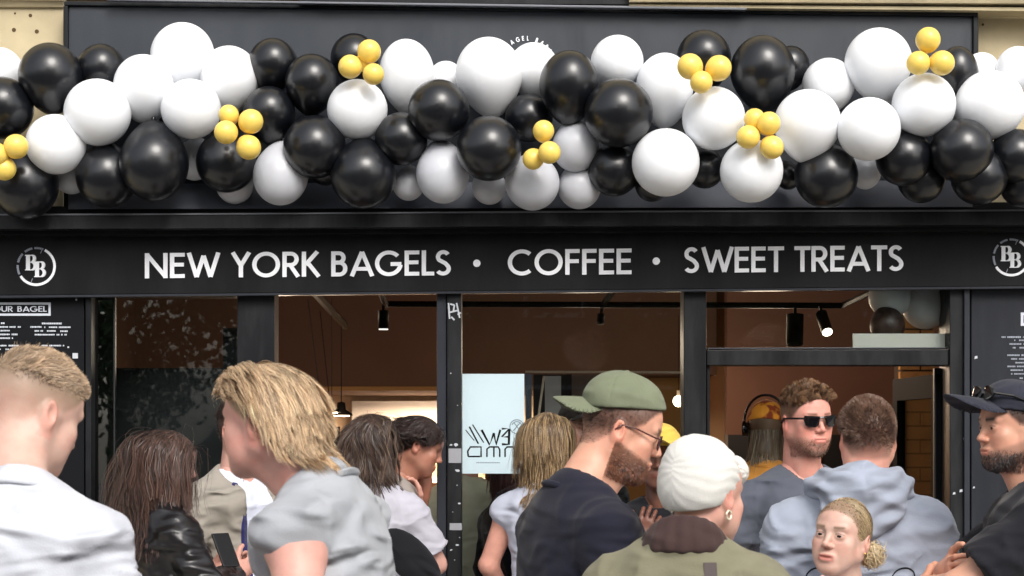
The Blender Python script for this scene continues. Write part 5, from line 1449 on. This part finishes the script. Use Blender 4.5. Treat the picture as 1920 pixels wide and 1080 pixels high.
# 16 shop worker with orange cap and headphones
I16 = person('person', 'person in an orange patterned cap with headphones and long ash hair, inside the doorway', 1437, 800, 415, 165, fem=True, s=1.0, skin=S(200,150,120), hairc=S(120,104,84), hres=.006,
  shirt=dict(m=cloth('mustard_top', S(214,150,70)), t=.016, sleeve=.8, seed=25), hair=long_hair(4000,.22,S(116,100,80),width=.0028,seed=26,hi=-.012,core=(S(160,146,120),.25), wave=.1))
ocm = mat('orange_print', S(232,140,40), .85, bump=(200,.2,.001))
n_ = ocm.node_tree.nodes; l_ = ocm.node_tree.links; nz = n_.new('ShaderNodeTexNoise'); nz.inputs['Scale'].default_value = 16; cr = n_.new('ShaderNodeValToRGB')
cr.color_ramp.elements[0].color = S(150,60,26); cr.color_ramp.elements[0].position = .42; cr.color_ramp.elements[1].color = S(240,160,50); cr.color_ramp.elements[1].position = .52
tc_ = n_.new('ShaderNodeTexCoord'); l_.new(tc_.outputs['Object'], nz.inputs['Vector']); l_.new(nz.outputs['Fac'], cr.inputs[0]); l_.new(cr.outputs[0], n_['Principled BSDF'].inputs['Base Color'])
cap(I16, ocm, tilt=8, rise=.008, lift=-.018)
H = I16['H']; b = MB().tube([H @ Vector((math.cos(a)*.098, .02, .015+math.sin(a)*.128)) for a in [math.pi*i/16 for i in range(17)]], .006, 8)
for sg in (-1,1): b.tube([H @ Vector((sg*.078,.015,-.010)), H @ Vector((sg*.105,.015,-.010))], .032, 14)
b.build('headphones', M['black_plastic'], I16['root'], True)

# 17 man in pale blue hoodie, back to the camera
hood = cloth('pale_blue_fleece', S(156,163,178), vary=.05, cr=.9)
AUB = S(112,84,68)
I17 = person('person', 'broad man with short brown hair in a pale blue hoodie, back to the camera', 1627, 818, 600, 176, hyaw=4, hpitch=-3, s=1.06, u=1.08, hsz=.98, arm=1.05, neck=1.08,
  skin=S(206,150,132), hairc=AUB, hres=.0045, head=(-.03,-.01,.700), face=dict(fade=(-.055,.01), fadelow=.45, scalp=.9),
  shirt=dict(m=hood, name='hoodie', t=.030, sleeve=1.9, folds=.014, seed=27, freq=5.5, collar=False), armL=dict(e=(.255,.02,.17),w=(.24,-.16,.02)), armR=dict(e=(.255,.02,.17),w=(.24,-.16,.02)),
  hair=short_hair(15000,.016,.006,AUB,fwd=.2,up=.5,split=(-.045,.04),jit=.2,width=.0011,nclump=700,den=.0))
def hoodpile(I, m):
    T = I['T']; c = np.array(T @ Vector((0,.06,.54))); G = SDF(c-.23,c+.23,.005); prev=None
    for i in range(19):
        a = math.radians(-75+330*i/18); p = Vector((math.cos(a)*.105, .030+math.sin(a)*.092, .575+.022*math.sin(a)))
        q = Vector((math.cos(a)*.120, .040+math.sin(a)*.105, .545+.010*math.sin(a)))
        if prev: G.op(C(prev[0],p,.020), T, .02); G.op(C(prev[1],q,.034), T, .03)
        prev=(p,q)
    G.op(E((0,.145,.520),(.125,.055,.085)), T, .04); G.op(E((0,.150,.455),(.075,.035,.060)), T, .04)
    G.op(E((0,.085,.615),(.070,.028,.030)), T, .02, sub=True)
    V,Q = G.mesh(); N = vnormals(V,Q); L = xf(T.inverted(),V)
    z = L[:,2]+.55*np.abs(L[:,0])*-1
    f = np.sin(z*95+noise(L*9)*3.2)*.0055+np.sin((L[:,2]+L[:,0]*.5)*62+noise(L*12+4)*3)*.003+noise(L*24)*.004
    V = V+N*(f*sstep(-.02,.06,L[:,1]))[:,None]
    mesh('hood', V, Q, m, I['root'], True)
hoodpile(I17, hood)
# script print across the back
def script(I, m):
    T = I['T']; trees = [BVHTree.FromPolygons([tuple(p) for p in v], q.tolist()) for _,v,q in I['shirts']]; d = (T.to_3x3() @ Vector((0,-1,0))).normalized()
    n = 0; b = MB()
    def curve(pts, w):
        P=[];N=[]
        for x,z in pts:
            h = trees[0].ray_cast(T @ Vector((x,.5,z)), d, 1)
            if h[0] is not None: P.append(h[0]+h[1]*.0016); N.append(h[1])
        k0=len(b.v)
        for i,(p,nn) in enumerate(zip(P,N)):
            t=(P[min(i+1,len(P)-1)]-P[max(i-1,0)]).normalized(); a=t.cross(nn).normalized()*w/2; b.v += [p-a,p+a]
        for i in range(len(P)-1): b.f.append([k0+2*i,k0+2*i+1,k0+2*i+3,k0+2*i+2])
    # person faces away, so his right (-X) is at the picture's right
    for cx,sg in ((.125,1),(-.115,1)):
        curve([(cx+sg*(.035*math.cos(a)), .285+.030*math.sin(a)+.004*a) for a in [i*.25-1 for i in range(22)]], .0045)
    curve([(.175-.006*i, .235+.0016*i+.010*math.sin(i*.5)) for i in range(16)], .004)
    curve([(-.08-.006*i, .262+.004*math.sin(i)) for i in range(14)], .004)
    curve([(-.06-.008*i, .240+.020*math.sin(i*.9)) for i in range(14)], .0035)
    curve([(.10-.007*i, .262+.018*math.sin(i*1.1)) for i in range(24)], .0035)
    b.build('script_print', m, I['root'])
script(I17, M['black_cloth'])

# 18 blonde woman at the bottom edge
FAIR = S(196,172,132)
I18 = person('person', 'young blonde woman with a low bun and parted lips, looking left', 1580, 1006, 640, -24, hyaw=-12, hpitch=-7, hroll=5, fem=True, s=.97, hsz=1.0, mouth=.004, eyes=True,
  skin=LIGHT, hairc=S(150,124,92), hres=.0022, head=(0,-.03,.70), face=dict(lips=.78, brow=.85, scalp=.75, gaze=-12), shirt=dict(m=M['white_tee'], t=.012, sleeve=.5, seed=30), neck=.95,
  armR=dict(e=(.25,-.08,.20),w=(.05,-.20,.46)), handR=dict(d=(.25,-.1,1),pn=(.2,1,.1),curl=34,h=.004))
def bun(I):
    H = I['H']; hin = H.inverted()
    B0 = np.array([.062,.086,-.045])
    P,N,L = roots(I, 10500, lambda p: scalp(p,-.003), 41)
    def fl(q,t):
        d = np.array([.030,.085,-.050])-q; d /= np.linalg.norm(d,axis=1)[:,None]; return d*1.2
    dist = np.linalg.norm(L-np.array([.03,.085,-.05]),axis=1)
    V,Q,Cc = strands('hair',P,N,np.minimum(dist*1.05,.15),hflow(I,fl),FAIR,I['root'],seg=9,width=.0020,stiff=.35,coll=[(colliders(I)[0][0],colliders(I,.002)[0][1])],clump=.35,nclump=120,jit=.06,cvar=.26,core=(S(112,88,62),.30),flyk=.02,lift=.04,seed=41,taper=.6)
    # bun: strands wound round a knot
    r = np.random.default_rng(5); bp=[]
    for k in range(1800):
        c = B0 + r.normal(size=3)*.009; ax = r.normal(size=3)+[.8,.3,.2]; ax/=np.linalg.norm(ax); u=np.cross(ax,r.normal(size=3)); u/=np.linalg.norm(u); w=np.cross(ax,u); R=r.uniform(.014,.031); a0=r.uniform(0,6.28)
        t = a0+np.linspace(0,r.uniform(1.6,4.4),12); bp.append(c+(np.cos(t)[:,None]*u+np.sin(t)[:,None]*w)*R*np.linspace(1,r.uniform(.7,1.15),12)[:,None])
    bp = np.array([xf(H,x) for x in bp]); ctr = np.array(H @ Vector(B0)); T_=np.gradient(bp,axis=1); Wd=np.cross(T_,bp-ctr); Wd/=np.linalg.norm(Wd,axis=2)[:,:,None]+1e-9
    A=bp-Wd*.0009; Bq=bp+Wd*.0009; v=np.stack([A,Bq],2).reshape(-1,3); base=(np.arange(1800)*24)[:,None]; kk=np.arange(11)[None,:]*2
    q=np.stack([base+kk,base+kk+1,base+kk+3,base+kk+2],2).reshape(-1,4)
    cc = np.repeat(np.array(S(214,192,152)[:3])[None]*r.uniform(.6,1.15,(1800,1)),24,0)
    b = MB().ell(H @ Vector(B0),(.029,.029,.031),16,10)
    c2 = np.array([tuple(x) for x in b.v]); f2 = np.array(b.f)
    V,Q,Cc = merge([(V,Q,Cc),(v,q,cc),(c2,f2,np.array(S(120,98,70)[:3]))]); mesh('hair',V,Q,M['hair'],I['root'],False,Cc)
    MB().ell(H @ Vector((.078,.004,-.042)),(.004,.004,.004),10,6).build('earring', mat('stud_gold', S(230,190,110), .2, metal=.8), I['root'], True)
bun(I18)

# 19 man in black cap with folded arms, right edge
DK = S(40,30,28)
I19 = person('person', 'dark bearded man in black cap and black t-shirt with folded arms, at the right edge', 1901, 799, 640, -100, hyaw=24, hpitch=2, s=1.03, u=1.12, hsz=1.0, arm=1.22, skin=S(206,154,130), hairc=DK, hres=.003,
  head=(0,-.05,.70), eyes=True, face=dict(beard=.42, beardc=S(84,62,54), brow=1.0, browt=.006, lips=.5, fade=(-.03,.0), fadelow=.5), neck=1.05,
  shirt=dict(m=cloth('black_tee', S(30,30,36)), t=.018, sleeve=.72, folds=.010, loose=1.35, seed=33, freq=6), armL=dict(e=(.22,-.22,.25),w=(.02,-.30,.235)), armR=dict(e=(.22,-.18,.25),w=(-.02,-.24,.28)), handR=dict(d=(1,.1,.2),pn=(0,1,0),curl=26,h=.004), handL=dict(d=(-1,.1,-.1),pn=(0,1,0),curl=20,h=.004,side=-1),
  hair=short_hair(5000,.012,.006,DK,up=.3,width=.0016))
beard(I19, 4500, .006, DK, lambda p: beardmask(p)*sstep(-.062,-.082,p[:,2]), width=.0009)
cp_, CM = cap(I19, cloth('black_cap', S(46,48,58), vary=.08), tilt=-10, lift=-.002)
b = MB()
for sg in (-1,1):
    b.tube([CM @ Vector((sg*.055,-.108,.040)), CM @ Vector((sg*.082,-.060,.038)), CM @ Vector((sg*.088,.02,.020)), CM @ Vector((sg*.088,.06,.004))], .0035, 8)
    n=16; b.prism([CM @ Vector((sg*(.034+.028*math.cos(t)), -.122+.010*abs(math.cos(t)), .040+.020*math.sin(t))) for t in [2*math.pi*i/n for i in range(n)]], CM.to_3x3() @ Vector((0,.006,0)))
par(b.build('cap_sunglasses', M['black_plastic']), I19['root']).matrix_parent_inverse = Matrix.Identity(4)
